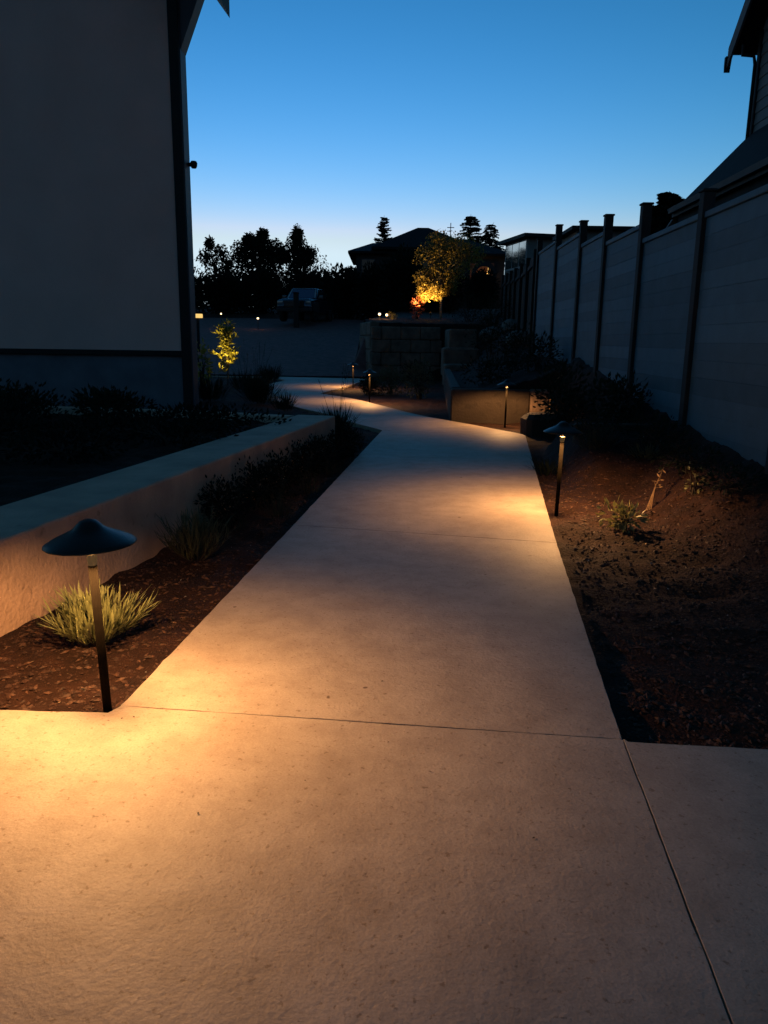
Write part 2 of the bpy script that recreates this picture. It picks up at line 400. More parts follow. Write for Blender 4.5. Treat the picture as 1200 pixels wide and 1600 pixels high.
# ------------------------------------------------------------------ low concrete wall on the left and its return
wall = thing('garden_wall', 'low pale concrete garden wall running left of the path', 'wall', (0, 0, 0))
mb = MB()
def wall_run(mb, pts_front, thick, h, base=-0.15, b=0.014):
    # polyline wall: front line points, thickness to the left (inside), softly rounded top edges
    n = len(pts_front); P = [Vector((x, y, 0)) for x, y in pts_front]; off = []
    for i in range(n):
        d = (P[min(i + 1, n - 1)] - P[max(i - 1, 0)]).normalized(); off.append(Vector((-d.y, d.x, 0)))
    prof = [(0, base), (0, h - b), (b * 0.3, h - b * 0.3), (b, h), (thick - b, h), (thick - b * 0.3, h - b * 0.3), (thick, h - b), (thick, base)]
    o = len(mb.v); k = len(prof)
    for p, f in zip(P, off):
        for s, z in prof: mb.v.append((p.x + f.x * s, p.y + f.y * s, z))
    for i in range(n - 1):
        for j in range(k - 1): mb.f.append((o + i * k + j, o + (i + 1) * k + j, o + (i + 1) * k + j + 1, o + i * k + j + 1))
    mb.f.append(tuple(o + j for j in range(k))); mb.f.append(tuple(reversed([o + (n - 1) * k + j for j in range(k)])))
front = [(wall_front(y), y) for y in spans([(-1.0, 8.2, 0.4)])]
wall_run(mb, front, 0.42, 0.36)
obj('wall_body', mb, 'wall_concrete', wall)
mb = MB(); wall_run(mb, [(-0.99, 8.36), (-2.0, 8.75), (-4.3, 9.2)], 0.16, 0.345)
obj('return_wall', mb, 'wall_concrete', wall)

# ------------------------------------------------------------------ path lamps
def path_lamp(loc, label, power=11.5, lean=(0, 0), lit=True):
    t = thing('path_lamp', label, 'path lamp', loc, 0, 'path lamps along the concrete path')
    t.rotation_euler = (R_(lean[0]), R_(lean[1]), 0)
    if not PROTO:
        PROTO['stem'] = obj('stem', MB().tube([(0, 0, -0.12), (0, 0, 0.494)], 0.0135, 16), 'lamp_stem', t, True)
        neck = MB().lathe([(0.0136, 0.492), (0.0142, 0.496), (0.0165, 0.526), (0.0165, 0.529), (0.002, 0.530)], 24)
        PROTO['socket'] = obj('socket', neck, 'lamp_lens', t, True)
        hat = MB().lathe([(0.0, 0.636), (0.014, 0.6345), (0.026, 0.629), (0.036, 0.619), (0.044, 0.610), (0.055, 0.6025), (0.075, 0.593), (0.100, 0.582), (0.120, 0.5715), (0.1345, 0.562),
                          (0.1355, 0.5585), (0.1330, 0.5575), (0.119, 0.567), (0.099, 0.5775), (0.074, 0.5885), (0.055, 0.5975), (0.045, 0.604), (0.036, 0.6125), (0.026, 0.622), (0.014, 0.628), (0.0, 0.629)], 56)
        PROTO['hat'] = obj('hat', hat, 'lamp_metal', t, True)
        PROTO['rod'] = obj('hat_rod', MB().tube([(0, 0, 0.529), (0, 0, 0.630)], 0.004, 8), 'lamp_metal', t, True)
    else:
        for k in ('stem', 'socket', 'hat', 'rod'):
            c = PROTO[k].copy(); COL.objects.link(c); c.parent = t
    if lit:
        lamp_light('bulb', 'POINT', power, WARM, 0.02, t, (0.0, 0, 0.602))
    return t
PROTO = {}
path_lamp((-0.868, 2.245, -0.02), 'dark path lamp nearest of all, in front of the bright lavender', 12.4, (0, -1.8))
path_lamp((1.235, 5.383, -0.02), 'path lamp at the right path edge beside the leafy seedling bed', 13.0, (0, 1))
path_lamp((1.704, 10.958, 0.0), 'path lamp in front of the low lit wall', 10.0)
path_lamp((-0.31, 14.9, -0.02), 'path lamp just behind the path bend, half hidden by bushes', 12.0)
path_lamp((-0.82, 19.5, -0.02), 'farthest tall path lamp, at the point of the dark bed', 12.0)

# ------------------------------------------------------------------ panel fence on the right, stepping up the slope
fence = thing('panel_fence', 'tall grey-teal panel fence with dark posts stepping up the right side', 'fence')
PY = [3.3, 5.1, 6.9, 8.72, 10.4, 11.95, 14.0, 16.1]
PT = [2.1, 2.25, 2.40, 2.59, 2.73, 2.88, 3.11, 3.14]
TOPS = [2.10, 2.24, 2.25, 2.42, 2.57, 2.76, 2.90]
for y, zt in zip(PY, PT):
    x = fence_x(y); z0 = land(x, y) - 0.25
    m = MB().bbox(-0.05, 0.05, -0.05, 0.05, z0, zt, 0.004)
    p = obj('post', m, 'fence_post', fence, loc=(x, y, 0))
    obj('post_cap', MB().bbox(-0.062, 0.062, -0.062, 0.062, zt + 0.002, zt + 0.025, 0.006), 'fence_post', p)
for k in range(len(TOPS)):
    ya, yb = PY[k] + 0.052, PY[k + 1] - 0.052
    xa, xb = fence_x(ya), fence_x(yb)
    ang = math.atan2(yb - ya, xb - xa); L = math.hypot(xb - xa, yb - ya)
    M = Matrix.Translation((xa, ya, 0)) @ Matrix.Rotation(ang, 4, 'Z')
    zb = min(land(xa, ya), land(xb, yb)) - 0.03
    top = TOPS[k]
    panel = obj('panel', MB().bbox(0, L, -0.03, 0.03, top - 0.05, top, 0.004), 'fence_board', fence)
    panel.matrix_world = M
    n = 13; h = (top - 0.052 - zb - 0.002) / n
    me = None
    for i in range(n):
        if me is None:
            b = obj('board', MB().bbox(0.002, L - 0.002, -0.011, 0.011, 0.0002, h - 0.0002, 0.0024), 'fence_board', panel); me = b
        else:
            b = me.copy(); COL.objects.link(b); b.parent = panel
        b.location = (0, random.uniform(-0.001, 0.001), zb + 0.001 + i * h)

# darker timber fence that carries on uphill beyond the panels
tf = thing('timber_fence', 'dark timber fence continuing uphill beyond the grey-teal panels', 'fence')
fp = [(3.05, 16.6, 3.02), (3.25, 18.6, 3.05), (3.46, 20.7, 3.12), (3.68, 23.0, 3.22), (3.92, 25.4, 3.35), (4.18, 28.0, 3.50), (4.45, 30.8, 3.66)]
for x, y, zt in fp:
    obj('post', MB().bbox(x - 0.05, x + 0.05, y - 0.05, y + 0.05, land(x, y) - 0.3, zt, 0.005), 'dark_wood', tf)
for (xa, ya, za), (xb, yb, zb) in zip(fp, fp[1:]):
    nb = 8
    d = Vector((xb - xa, yb - ya, 0)); L = d.length; ang = math.atan2(d.y, d.x)
    pn = obj('rail', MB().box(0.06, L - 0.06, -0.02, 0.02, 0, 0.08), 'dark_wood', tf)
    pn.matrix_world = Matrix.Translation((xa, ya, za - 0.28)) @ Matrix.Rotation(ang, 4, 'Z')
    w = (L - 0.12) / nb; proto_b = None
    for i in range(nb):
        if proto_b is None:
            proto_b = b = obj('board', MB().box(0.004, w - 0.004, -0.045, -0.022, -1.75, 0.22), 'dark_wood', pn)
        else:
            b = proto_b.copy(); COL.objects.link(b); b.parent = pn
        b.location = (0.06 + i * w, random.uniform(-0.004, 0.004), random.uniform(-0.015, 0.01) + (zb - za) * (i + 0.5) / nb)

# ------------------------------------------------------------------ left house: pale rendered gable end
lh = thing('rendered_house', 'tall pale rendered house wall with dark corner trim at the left edge', 'house', (-2.72, 11.0, 0))
obj('wall', MB().box(-7.5, -0.142, 0.0, 0.29, 0.97, 8.2), 'stucco', lh)
obj('foundation', MB().box(-7.4, -0.145, 0.03, 0.29, -0.3, 0.90), 'foundation_grey', lh)
obj('water_table', MB().box(-7.5, -0.143, -0.03, 0.29, 0.902, 0.968), 'dark_trim', lh)
obj('corner_board', MB().box(-0.14, -0.012, -0.035, 0.002, -0.3, 8.2), 'dark_trim', lh)
obj('side_wall', MB().box(-0.138, 0.0, 0.004, 0.29, -0.3, 8.2), 'blue_lit_face', lh)  # side face of the wall, its blue-lit tone painted in
obj('bracket', MB().extrude([(0.002, 0.03, 4.80), (0.30, 0.03, 5.52), (0.62, 0.03, 6.3), (0.002, 0.03, 6.3)], (0, 0.255, 0)), 'blue_lit_face', lh)
obj('roof', MB().extrude([(0.60, -1.1, 5.26), (0.60, -1.1, 5.62), (-4.4, -1.1, 12.1), (-4.4, -1.1, 11.74)], (0, 1.39, 0)), 'dark_trim', lh)
obj('rear_wing', MB().box(-7.4, -2.2, 0.292, 7.0, -0.3, 5.0), 'stucco', lh)
fx = obj('wall_light', MB().lathe([(0.001, -0.045), (0.03, -0.045), (0.045, -0.02), (0.05, 0.02), (0.035, 0.045), (0.001, 0.05)], 16, (0.075, 0.2, 3.44)).box(0.001, 0.06, 0.17, 0.23, 3.42, 3.46), 'dark_trim', lh, True)

# ------------------------------------------------------------------ right house behind the fence
rh = thing('gabled_house', 'dark gabled neighbour house with lean-to roof rising behind the fence', 'house', (6.05, 14.0, 0), R_(-2.1))
core = obj('gable_wall', MB().extrude([(0.03, 0, 0), (0.03, 0, 6.2), (0.03, -4.5, 10.62), (0.03, -9, 6.2), (0.03, -9, 0)], (6, 0, 0)), 'siding', rh)
z = 4.2
while z < 10.2:
    k = max(0, z + 0.17 - 6.18)
    mb = MB().extrude([(0.028, -9 + k, z), (0.004, -9 + k, z), (0.018, -9 + k, z + 0.172), (0.028, -9 + k, z + 0.172)], (0, 9 - 2 * k, 0))
    obj('siding_board', mb, 'siding', core); z += 0.174
obj('corner_board', MB().box(-0.012, 0.12, -0.1, 0.02, 0, 6.16), 'dark_trim', rh)
def gable_roof(side):
    # one slope: from the ridge at y=-4.5 down to the eave, overhanging the wall by 0.47 m
    s = 1 if side > 0 else -1
    y0, z0 = -4.5, 10.74; y1, z1 = -4.5 + s * 4.90, 10.74 - 4.80
    n = Vector((0, 0, 0.16))
    return MB().extrude([(-0.30, y0, z0), (-0.30, y1, z1), (-0.30, y1, z1 + 0.14), (-0.30, y0, z0 + 0.16)], (7, 0, 0))
obj('roof', gable_roof(1), 'roof_shingle', rh); obj('roof', gable_roof(-1), 'roof_shingle', rh)
for s in (1, -1):
    y1, z1 = -4.5 + s * 4.94, 10.74 - 4.84
    obj('rake_board', MB().extrude([(-0.34, -4.5, 10.62), (-0.34, y1, z1 - 0.14), (-0.34, y1, z1 + 0.16), (-0.34, -4.5, 10.92)], (0.038, 0, 0)), 'fascia', rh)
obj('gutter_end', MB().extrude([(-0.36, 0.44, 5.94), (-0.36, 0.52, 5.94), (-0.36, 0.52, 5.82), (-0.36, 0.50, 5.70)], (0.10, 0, 0)), 'dark_trim', rh)
obj('downspout', MB().tube([(-0.24, 0.05, 5.98), (-0.24, 0.05, 5.83), (-0.07, 0.0, 5.80), (-0.05, -0.03, 5.66), (-0.05, -0.03, 3.8)], 0.03, 8), 'dark_trim', rh)
obj('porch_roof', MB().extrude([(0.0, 0.02, 4.46), (-1.12, 0.02, 3.32), (-1.12, 0.02, 3.42), (0.0, 0.02, 4.60)], (0, -8.5, 0)), 'roof_shingle', rh)
obj('porch_fascia', MB().box(-1.16, -1.125, -8.5, 0.03, 3.28, 3.43), 'dark_trim', rh)
obj('gutter', MB().extrude([(-1.25, 0.02, 3.42), (-1.23, 0.02, 3.34), (-1.165, 0.02, 3.34), (-1.165, 0.02, 3.42)], (0, -8.5, 0)), 'fascia', rh)
obj('porch_beam', MB().box(-1.07, -0.98, -8.4, -0.05, 3.10, 3.35), 'dark_wood', rh)
obj('porch_wall', MB().box(-1.0, -0.9, -8.4, -1.1, 0, 3.098), 'house_dark', rh)
obj('porch_post', MB().bbox(-1.10, -0.98, -0.20, -0.06, 0.3, 3.098, 0.006), 'cedar', rh)
obj('brace', MB().extrude([(-1.11, 0.0, 3.20), (-1.20, 0.0, 3.05), (-1.24, 0.0, 3.02), (-1.26, 0.0, 3.10), (-1.18, 0.0, 3.24), (-1.12, 0.0, 3.27)], (0, -0.09, 0)), 'cedar', rh)

# ------------------------------------------------------------------ house on the rise, middle distance
ch = thing('hilltop_house', 'dark hip-roofed house on the rise behind the glowing tree', 'house', (0, 60, 0))
obj('wall', MB().box(-2.35, 8.8, 0.5, 9, 2.0, 7.5), 'house_dark', ch)
def hip(x0, x1, y0, y1, ze, rx0, rx1, ry, zr, t=0.16):
    mb = MB()
    v = [(x0, y0, ze), (x1, y0, ze), (x1, y1, ze), (x0, y1, ze), (rx0, ry, zr), (rx1, ry, zr)]
    v += [(x0, y0, ze - t), (x1, y0, ze - t), (x1, y1, ze - t), (x0, y1, ze - t)]
    return mb.add(v, [(0, 1, 5, 4), (1, 2, 5), (2, 3, 4, 5), (3, 0, 4), (0, 6, 7, 1), (1, 7, 8, 2), (2, 8, 9, 3), (3, 9, 6, 0), (9, 8, 7, 6)])
r1 = obj('roof', hip(-2.95, 5.4, 0, 9.6, 7.62, -1.2, -0.2, 4.8, 8.75), 'roof_shingle', ch)
obj('roof', hip(-1.2, 6.8, -0.3, 9.9, 7.90, 2.35, 3.2, 4.0, 9.85), 'roof_shingle', ch)
obj('roof', hip(4.0, 9.4, -0.1, 9.7, 7.55, 5.2, 6.2, 4.8, 9.15), 'roof_shingle', ch)
obj('antenna', MB().tube([(5.0, 4.8, 8.6), (5.0, 4.8, 10.35)], 0.035, 6).tube([(4.72, 4.8, 10.0), (5.28, 4.8, 10.0)], 0.03, 6).tube([(4.86, 4.8, 9.75), (5.14, 4.8, 9.75)], 0.025, 6), 'dark_trim', r1)
for x in (-1.9, 0.3, 2.2):
    w = obj('window', MB().box(x - 0.06, x + 0.96, 0.44, 0.498, 5.9, 7.1), 'white_frame' if x > 5 else 'fascia', ch)
    obj('pane', MB().box(x, x + 0.43, 0.42, 0.438, 5.96, 7.04).box(x + 0.47, x + 0.9, 0.42, 0.438, 5.96, 7.04), 'window_glass', w)
# arched, lamp-lit entrance on its right wing
def arch_face(cx, half, z0, zs, W, H, y, n=14):
    inner = [(cx + half, z0)] + [(cx + half * math.cos(math.pi * i / n), zs + half * math.sin(math.pi * i / n)) for i in range(n + 1)] + [(cx - half, z0)]
    return inner
mb = MB(); inner = arch_face(7.1, 0.62, 4.0, 5.95, 0, 0, 0)
outer = [(8.0, 4.0)] + [(7.1 + 0.9 * math.cos(math.pi * i / 14), 5.95 + 1.0 * math.sin(math.pi * i / 14)) for i in range(15)] + [(6.2, 4.0)]
n = len(inner)
for y in (-0.9, -0.75):
    mb.v += [(x, y, z) for x, z in outer] + [(x, y, z) for x, z in inner]
for i in range(n - 1):
    mb.f += [(i, i + 1, n + i + 1, n + i), (2 * n + i + 1, 2 * n + i, 3 * n + i, 3 * n + i + 1), (n + i, n + i + 1, 3 * n + i + 1, 3 * n + i), (i + 1, i, 2 * n + i, 2 * n + i + 1)]
pa = obj('porch_arch', mb, 'house_dark', ch)
obj('porch_wall', MB().box(6.2, 8.0, 0.3, 0.48, 4.0, 6.9), 'cedar', ch)
obj('entrance_door', MB().box(7.2, 7.62, 0.24, 0.298, 4.0, 5.9), 'cedar', ch)
pl = obj('porch_lantern', MB().bbox(7.44, 7.58, -0.1, 0.04, 6.05, 6.3, 0.02).tube([(7.51, -0.03, 6.3), (7.51, -0.03, 6.9)], 0.015, 6), 'amber_lens', ch)
lamp_light('porch_bulb', 'POINT', 1.6, (1.0, 0.5, 0.12), 0.06, ch, (7.25, -0.3, 6.0))

# pale house further right with a glazed side that mirrors the evening sky
wh = thing('low_roofed_house', 'pale low-roofed house with sky-reflecting side windows above the timber fence', 'house', (5.95, 34.2, 0), R_(12))
obj('wall', MB().box(0.0, 4.5, 0.0, 2.75, 2, 5.46), 'house_pale', wh)
obj('roof', MB().box(-0.35, 4.9, -0.4, 3.0, 5.465, 5.60), 'dark_trim', wh)
fr = obj('window_frame', MB().box(-0.04, -0.002, 0.1, 2.6, 4.30, 5.42), 'white_frame', wh)
for k in range(3):
    y0 = 0.16 + k * 0.81
    obj('pane', MB().box(-0.055, -0.042, y0, y0 + 0.75, 4.36, 5.36), 'bright_glass', fr)
obj('small_window', MB().box(0.45, 1.0, -0.05, -0.002, 4.55, 4.95), 'window_glass', wh)
gb = thing('terrace_house', 'low pale building whose flat top shows over the far end of the panel fence', 'house')
obj('wall', MB().box(6.6, 8.35, 28.3, 31, 1.5, 4.98), 'house_pale', gb)
obj('roof', MB().box(6.35, 8.5, 28.0, 31.3, 4.984, 5.10), 'dark_trim', gb)

# ------------------------------------------------------------------ retaining walls and stones in the middle ground
bw = thing('block_retaining_wall', 'brown stone block retaining wall beyond the path bend', 'retaining wall')
def block_course(P, Q, z0, h, wid, depth, shift):
    P = Vector(P + (0,)); Q = Vector(Q + (0,)); d = Q - P; L = d.length; ang = math.atan2(d.y, d.x); x = -shift
    while x < L - 0.05:
        a, b = max(x, 0), min(x + wid, L); x += wid
        if b - a < 0.08: continue
        Mx = Matrix.Translation(P) @ Matrix.Rotation(ang, 4, 'Z') @ Matrix.Translation((0, random.uniform(-0.02, 0.02), 0))
        obj('stone_block', MB().bbox(a + 0.006, b - 0.006, 0, depth, z0 + 0.004, z0 + h - 0.004, 0.028, Mx), 'block_stone', bw)
for c in range(4):
    block_course((-0.47, 24.55), (1.75, 24.7), -0.02 + c * 0.4, 0.4, 0.62, 0.35, 0.31 * (c % 2))
    block_course((-0.97, 28.2), (-0.50, 24.98), -0.02 + c * 0.44, 0.44, 0.62, 0.3, 0.31 * (c % 2))
st = thing('stone_steps', 'stacked stone blocks stepping up right of the brown block wall', 'stone steps')
for (x0, x1, y0, y1, z0, z1) in [(1.50, 2.32, 20.0, 20.8, 0.0, 0.57), (1.55, 2.5, 21.2, 22.2, 0.2, 0.98), (1.8, 2.6, 22.6, 24.4, 0.5, 1.5)]:
    obj('step_block', MB().bbox(x0, x1, y0, y1, z0, z1, 0.04), 'block_stone', st)
lw = thing('low_wall', 'low lit concrete wall behind the third path lamp', 'wall')
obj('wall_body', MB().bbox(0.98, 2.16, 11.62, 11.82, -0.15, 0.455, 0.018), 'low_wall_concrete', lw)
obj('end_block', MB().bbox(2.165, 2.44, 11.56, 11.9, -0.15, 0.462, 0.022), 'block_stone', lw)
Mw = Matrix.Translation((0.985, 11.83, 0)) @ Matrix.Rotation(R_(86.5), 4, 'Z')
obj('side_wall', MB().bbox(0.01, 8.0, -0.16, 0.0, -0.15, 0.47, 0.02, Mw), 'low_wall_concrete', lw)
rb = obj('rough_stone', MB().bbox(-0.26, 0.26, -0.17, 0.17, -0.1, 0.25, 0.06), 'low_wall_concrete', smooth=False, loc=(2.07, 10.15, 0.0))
rb.rotation_euler = (R_(2), R_(-3), R_(10)); tag(rb, 'squat pale stone block lit beside the low wall', 'stone')
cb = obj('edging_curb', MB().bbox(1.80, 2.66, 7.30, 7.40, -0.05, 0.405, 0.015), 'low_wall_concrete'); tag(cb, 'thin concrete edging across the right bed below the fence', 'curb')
for i, (x, y, z, r, lb) in enumerate([(2.95, 22.3, 1.25, 0.32, 'grey boulder on the dark bank, leftmost of three below the timber fence'),
                                  (3.42, 21.6, 1.35, 0.26, 'small boulder in the middle of the dark bank'),
                                  (3.1, 18.5, 0.95, 0.30, 'boulder low on the bank near the end of the panel fence')]):
    b = obj('boulder', MB().rock((0, 0, 0), r, i + 1), 'boulder_stone', loc=(x, y, land(x, y) + r * 0.3), smooth=True); tag(b, lb, 'boulder', 'boulders on the bank')

# ------------------------------------------------------------------ pickup truck on the drive
tr = thing('pickup_truck', 'dark pickup truck parked facing us at the top of the drive', 'truck', (-4.45, 44.6, land(-4.45, 44.6) + 0.05), R_(-10))
def prof(mb, pts, x0, x1, inset=0.0):                            # side profile (y,z) extruded across x, sides tapered in by inset at the top
    zs = [p[1] for p in pts]; z0, z1 = min(zs), max(zs); n = len(pts)
    vs = [(x0 + inset * (z - z0) / (z1 - z0), y, z) for y, z in pts] + [(x1 - inset * (z - z0) / (z1 - z0), y, z) for y, z in pts]
    fs = [tuple(range(n)), tuple(reversed(range(n, 2 * n)))] + [(i, n + i, n + (i + 1) % n, (i + 1) % n) for i in range(n)]
    return mb.add(vs, fs)
body = obj('body', prof(MB(), [(-2.55, 0.52), (-2.62, 0.75), (-2.58, 1.02), (-2.45, 1.12), (-1.3, 1.2), (2.6, 1.22), (2.65, 0.6), (2.5, 0.5)], -0.95, 0.95, 0.05), 'truck_paint', tr)
obj('hood', prof(MB(), [(-2.42, 1.115), (-2.35, 1.17), (-1.25, 1.27), (-1.2, 1.19)], -0.78, 0.78, 0.06), 'truck_paint', tr)
obj('cab', prof(MB(), [(-1.28, 1.2), (-0.55, 1.80), (0.85, 1.82), (1.15, 1.215)], -0.87, 0.87, 0.15), 'truck_paint', tr)
wsd = obj('windshield', MB().add([(-0.70, -1.19, 1.29), (0.70, -1.19, 1.29), (0.61, -0.63, 1.755), (-0.61, -0.63, 1.755)], [(0, 1, 2, 3)]).extrude([(-0.70, -1.20, 1.28), (0.70, -1.20, 1.28), (0.61, -0.64, 1.75), (-0.61, -0.64, 1.75)], (0, 0.008, -0.004)), 'truck_glass', tr)
for s in (-1, 1):
    obj('side_window', MB().extrude([(s * 0.855, -0.95, 1.3), (s * 0.755, -0.45, 1.74), (s * 0.755, 0.05, 1.74), (s * 0.855, 0.05, 1.3)], (s * 0.012, 0, 0)), 'window_glass', tr)
    obj('side_window', MB().extrude([(s * 0.855, 0.12, 1.3), (s * 0.755, 0.12, 1.74), (s * 0.755, 0.75, 1.74), (s * 0.855, 0.95, 1.3)], (s * 0.012, 0, 0)), 'window_glass', tr)
    obj('headlight', MB().bbox(s * 0.76 - 0.15, s * 0.76 + 0.15, -2.64, -2.55, 0.86, 1.06, 0.02), 'headlight_glass', tr)
    mi = obj('mirror', MB().bbox(s * 1.04 - 0.11, s * 1.04 + 0.11, -1.02, -0.9, 1.22, 1.42, 0.02).box(min(s * 0.86, s * 0.94), max(s * 0.86, s * 0.94), -0.98, -0.94, 1.26, 1.31), 'chrome', tr)
    obj('fender', prof(MB(), [(-2.35, 0.55), (-2.3, 0.9), (-2.05, 1.03), (-1.45, 1.03), (-1.2, 0.9), (-1.15, 0.55)], s * 0.97 - 0.035, s * 0.97 + 0.035, 0.0), 'truck_black', tr)
    for y in (-1.75, 1.55):
        w = thing('wheel', '', ''); del w['label'], w['category']; w.parent = tr; w.location = (s * 0.86, y, 0.38)
        ty = MB().lathe([(0.22, -0.12), (0.36, -0.13), (0.38, -0.09), (0.38, 0.09), (0.36, 0.13), (0.22, 0.12)], 24)
        t_ = obj('tyre', ty, 'tyre_rubber', w, True); t_.rotation_euler = (0, R_(90), 0)
        rm = MB().lathe([(0.001, s * 0.08), (0.06, s * 0.09), (0.19, s * 0.07), (0.22, s * 0.11), (0.225, 0.0)], 24)
        r_ = obj('rim', rm, 'chrome', w, True); r_.rotation_euler = (0, R_(90), 0)
g = obj('grille', MB().bbox(-0.56, 0.56, -2.655, -2.57, 0.74, 1.06, 0.02), 'truck_black', tr)
for k in range(4): obj('grille_bar', MB().box(-0.54, 0.54, -2.668, -2.656, 0.78 + k * 0.07, 0.80 + k * 0.07), 'chrome', g)
obj('bumper', MB().bbox(-0.96, 0.96, -2.74, -2.58, 0.48, 0.70, 0.03), 'truck_black', tr)
for s in (-1, 1):
    obj('pillar', MB().extrude([(s * 0.72, -1.215, 1.275), (s * 0.79, -1.205, 1.275), (s * 0.70, -0.64, 1.765), (s * 0.63, -0.65, 1.765)], (0, 0.012, -0.006)), 'truck_silver', tr)
for o_ in (body,) + tuple(c for c in tr.children if c.name.split('.')[0] in ('hood', 'cab', 'bumper', 'headlight', 'mirror')):
    bv = o_.modifiers.new('bevel', 'BEVEL'); bv.width = 0.06 if o_.name.split('.')[0] in ('body', 'cab', 'hood') else 0.02; bv.segments = 3; bv.limit_method = 'ANGLE'; bv.angle_limit = R_(25)
    o_.data.polygons.foreach_set('use_smooth', [True] * len(o_.data.polygons))
obj('roof_edge', MB().box(-0.66, 0.66, -0.60, -0.52, 1.803, 1.825), 'chrome', tr)
px = obj('drive_post', MB().bbox(-0.13, 0.13, -0.13, 0.13, -0.2, 1.75, 0.02).bbox(-0.16, 0.16, -0.16, 0.16, 1.752, 1.82, 0.02), 'dark_trim', loc=(-4.72, 41.4, land(-4.72, 41.4))); tag(px, 'dark square post standing in front of the pickup truck', 'post')
# ------------------------------------------------------------------ trees
def rnd_dir():
    while True:
        v = Vector((random.uniform(-1, 1), random.uniform(-1, 1), random.uniform(-1, 1)))
        if 0.05 < v.length < 1: return v.normalized()
def tree(label, loc, trunk_h, r, blobs, leaf, n_per, leafmat='night_leaf', bark='bark', name='tree', group=None, twig=True, lean=(0, 0)):
    t = thing(name, label, 'tree', loc, 0, group)
    tk = MB(); top = Vector((lean[0], lean[1], trunk_h))
    tk.tube([(0, 0, -0.3), Vector((lean[0] * 0.25, lean[1] * 0.25, trunk_h * 0.4)), top], [r, r * 0.75, r * 0.45], 8)
    cr = MB()
    for (cx, cy, cz, rx, ry, rz) in blobs:
        c = Vector((cx, cy, cz)); st_ = Vector((lean[0] * 0.5, lean[1] * 0.5, trunk_h * 0.5)).lerp(top, random.uniform(0.2, 1))
        mid = st_.lerp(c, 0.5) + Vector((0, 0, 0.1 * rz))
        tk.tube([st_, mid, c], [r * 0.4, r * 0.26, r * 0.1], 5)
        for k in range(6):                                       # twigs carry the leaf clumps
            d = rnd_dir(); e = c + Vector((d.x * rx, d.y * ry, d.z * rz)) * random.uniform(0.75, 1.12)
            tk.tube([c.lerp(mid, random.uniform(0, 0.4)), c.lerp(e, 0.55) + rnd_dir() * 0.08 * rx, e], [r * 0.12, r * 0.07, r * 0.025], 4)
        for _ in range(n_per):
            d = rnd_dir(); k = random.uniform(0.1, 1.0) ** 0.6
            w = 1 + 0.35 * mnoise.noise(Vector((cx + d.x * 2.5, cy + d.y * 2.5, cz + d.z * 2.5)) * 1.7)
            p = c + Vector((d.x * rx, d.y * ry, d.z * rz)) * k * w
            cr.leaf(p, rnd_dir() + Vector((0, 0, -0.3)), leaf * random.uniform(0.6, 1.4), leaf * random.uniform(0.4, 0.8))
    obj('trunk', tk, bark, t, True)
    obj('crown', cr, leafmat, t)
    return t
def conifer(label, loc, h, rad, name='conifer', droop=0.35, dens=1.0, z0=0.1, nod=0.0):
    t = thing(name, label, 'tree', loc)
    tk = MB().tube([(0, 0, -0.3), (0, 0, h * 0.6), (nod * 0.3, 0, h * 0.93), (nod, 0, h)], [h * 0.02, h * 0.012, h * 0.004, 0.01], 7)
    cr = MB(); z = h * z0
    while z < h * 0.985:
        f = 1 - z / h; k = random.randint(5, 7)
        for i in range(k):
            az = random.uniform(0, 6.283); L = 1.45 * rad * (f ** 0.72) * random.uniform(0.55, 1.15) + 0.1
            p = Vector((nod * max(0, z / h - 0.9) * 6, 0, z)); seg = 5; pts = [p.copy()]
            for s in range(seg):
                e = 0.25 - droop * (s / seg) * 2 + (0.35 if s == seg - 1 else 0)
                p = p + Vector((math.cos(az) * math.cos(e), math.sin(az) * math.cos(e), math.sin(e))) * (L / seg); pts.append(p.copy())
            tk.tube(pts, [0.03, 0.025, 0.02, 0.015, 0.01, 0.005], 4, False)
            for s in range(1, seg + 1):
                for _ in range(int(16 * dens)):
                    q = pts[s - 1].lerp(pts[s], random.random())
                    d = Vector((math.cos(az + random.uniform(-1.3, 1.3)), math.sin(az + random.uniform(-1.3, 1.3)), random.uniform(-0.7, 0.15)))
                    cr.leaf(q, d, random.uniform(0.16, 0.36) * (0.55 + 0.6 * f), random.uniform(0.06, 0.11))
        z += h * 0.022 * random.uniform(0.8, 1.2)
    obj('trunk', tk, 'bark', t, True); obj('crown', cr, 'needle', t)
    return t
g_ = lambda x, y: land(x, y)
TG = 'trees beyond the drive'
tree('thin leafy tree with loose outline at the left end of the far tree row', (-11.6, 54, g_(-11.6, 54)), 3.0, 0.16,
     [(0, 0, 2.6, 1.3, 1, 1.0), (0, 0, 1.5, 1.6, 1, 0.9), (0.6, 0, 1.6, 1.2, 1, 0.9), (-0.5, 0, 3.4, 0.7, 0.7, 0.6), (0.4, 0.1, 3.7, 0.6, 0.6, 0.6), (-0.3, 0, 4.3, 0.35, 0.3, 0.4), (0.8, 0, 2.9, 0.6, 0.6, 0.6)], 0.20, 330, group=TG)
tree('broad dark tree, largest mass of the far tree row', (-8.8, 55, g_(-8.8, 55)), 3.0, 0.22,
     [(0, 0, 2.2, 1.9, 1.6, 1.6), (1.3, 0, 1.8, 1.3, 1, 1.2), (-1.4, 0, 1.8, 1.3, 1, 1.3), (0.2, 0, 3.0, 1.5, 1.1, 1.0), (-1.1, 0, 3.6, 0.9, 0.9, 1.0), (0.1, 0, 4.1, 0.9, 0.9, 0.9), (1.1, 0, 3.8, 0.8, 0.8, 0.9), (0.3, 0, 4.9, 0.35, 0.4, 0.4), (-0.6, 0, 4.5, 0.5, 0.5, 0.5)], 0.20, 1100, group=TG)
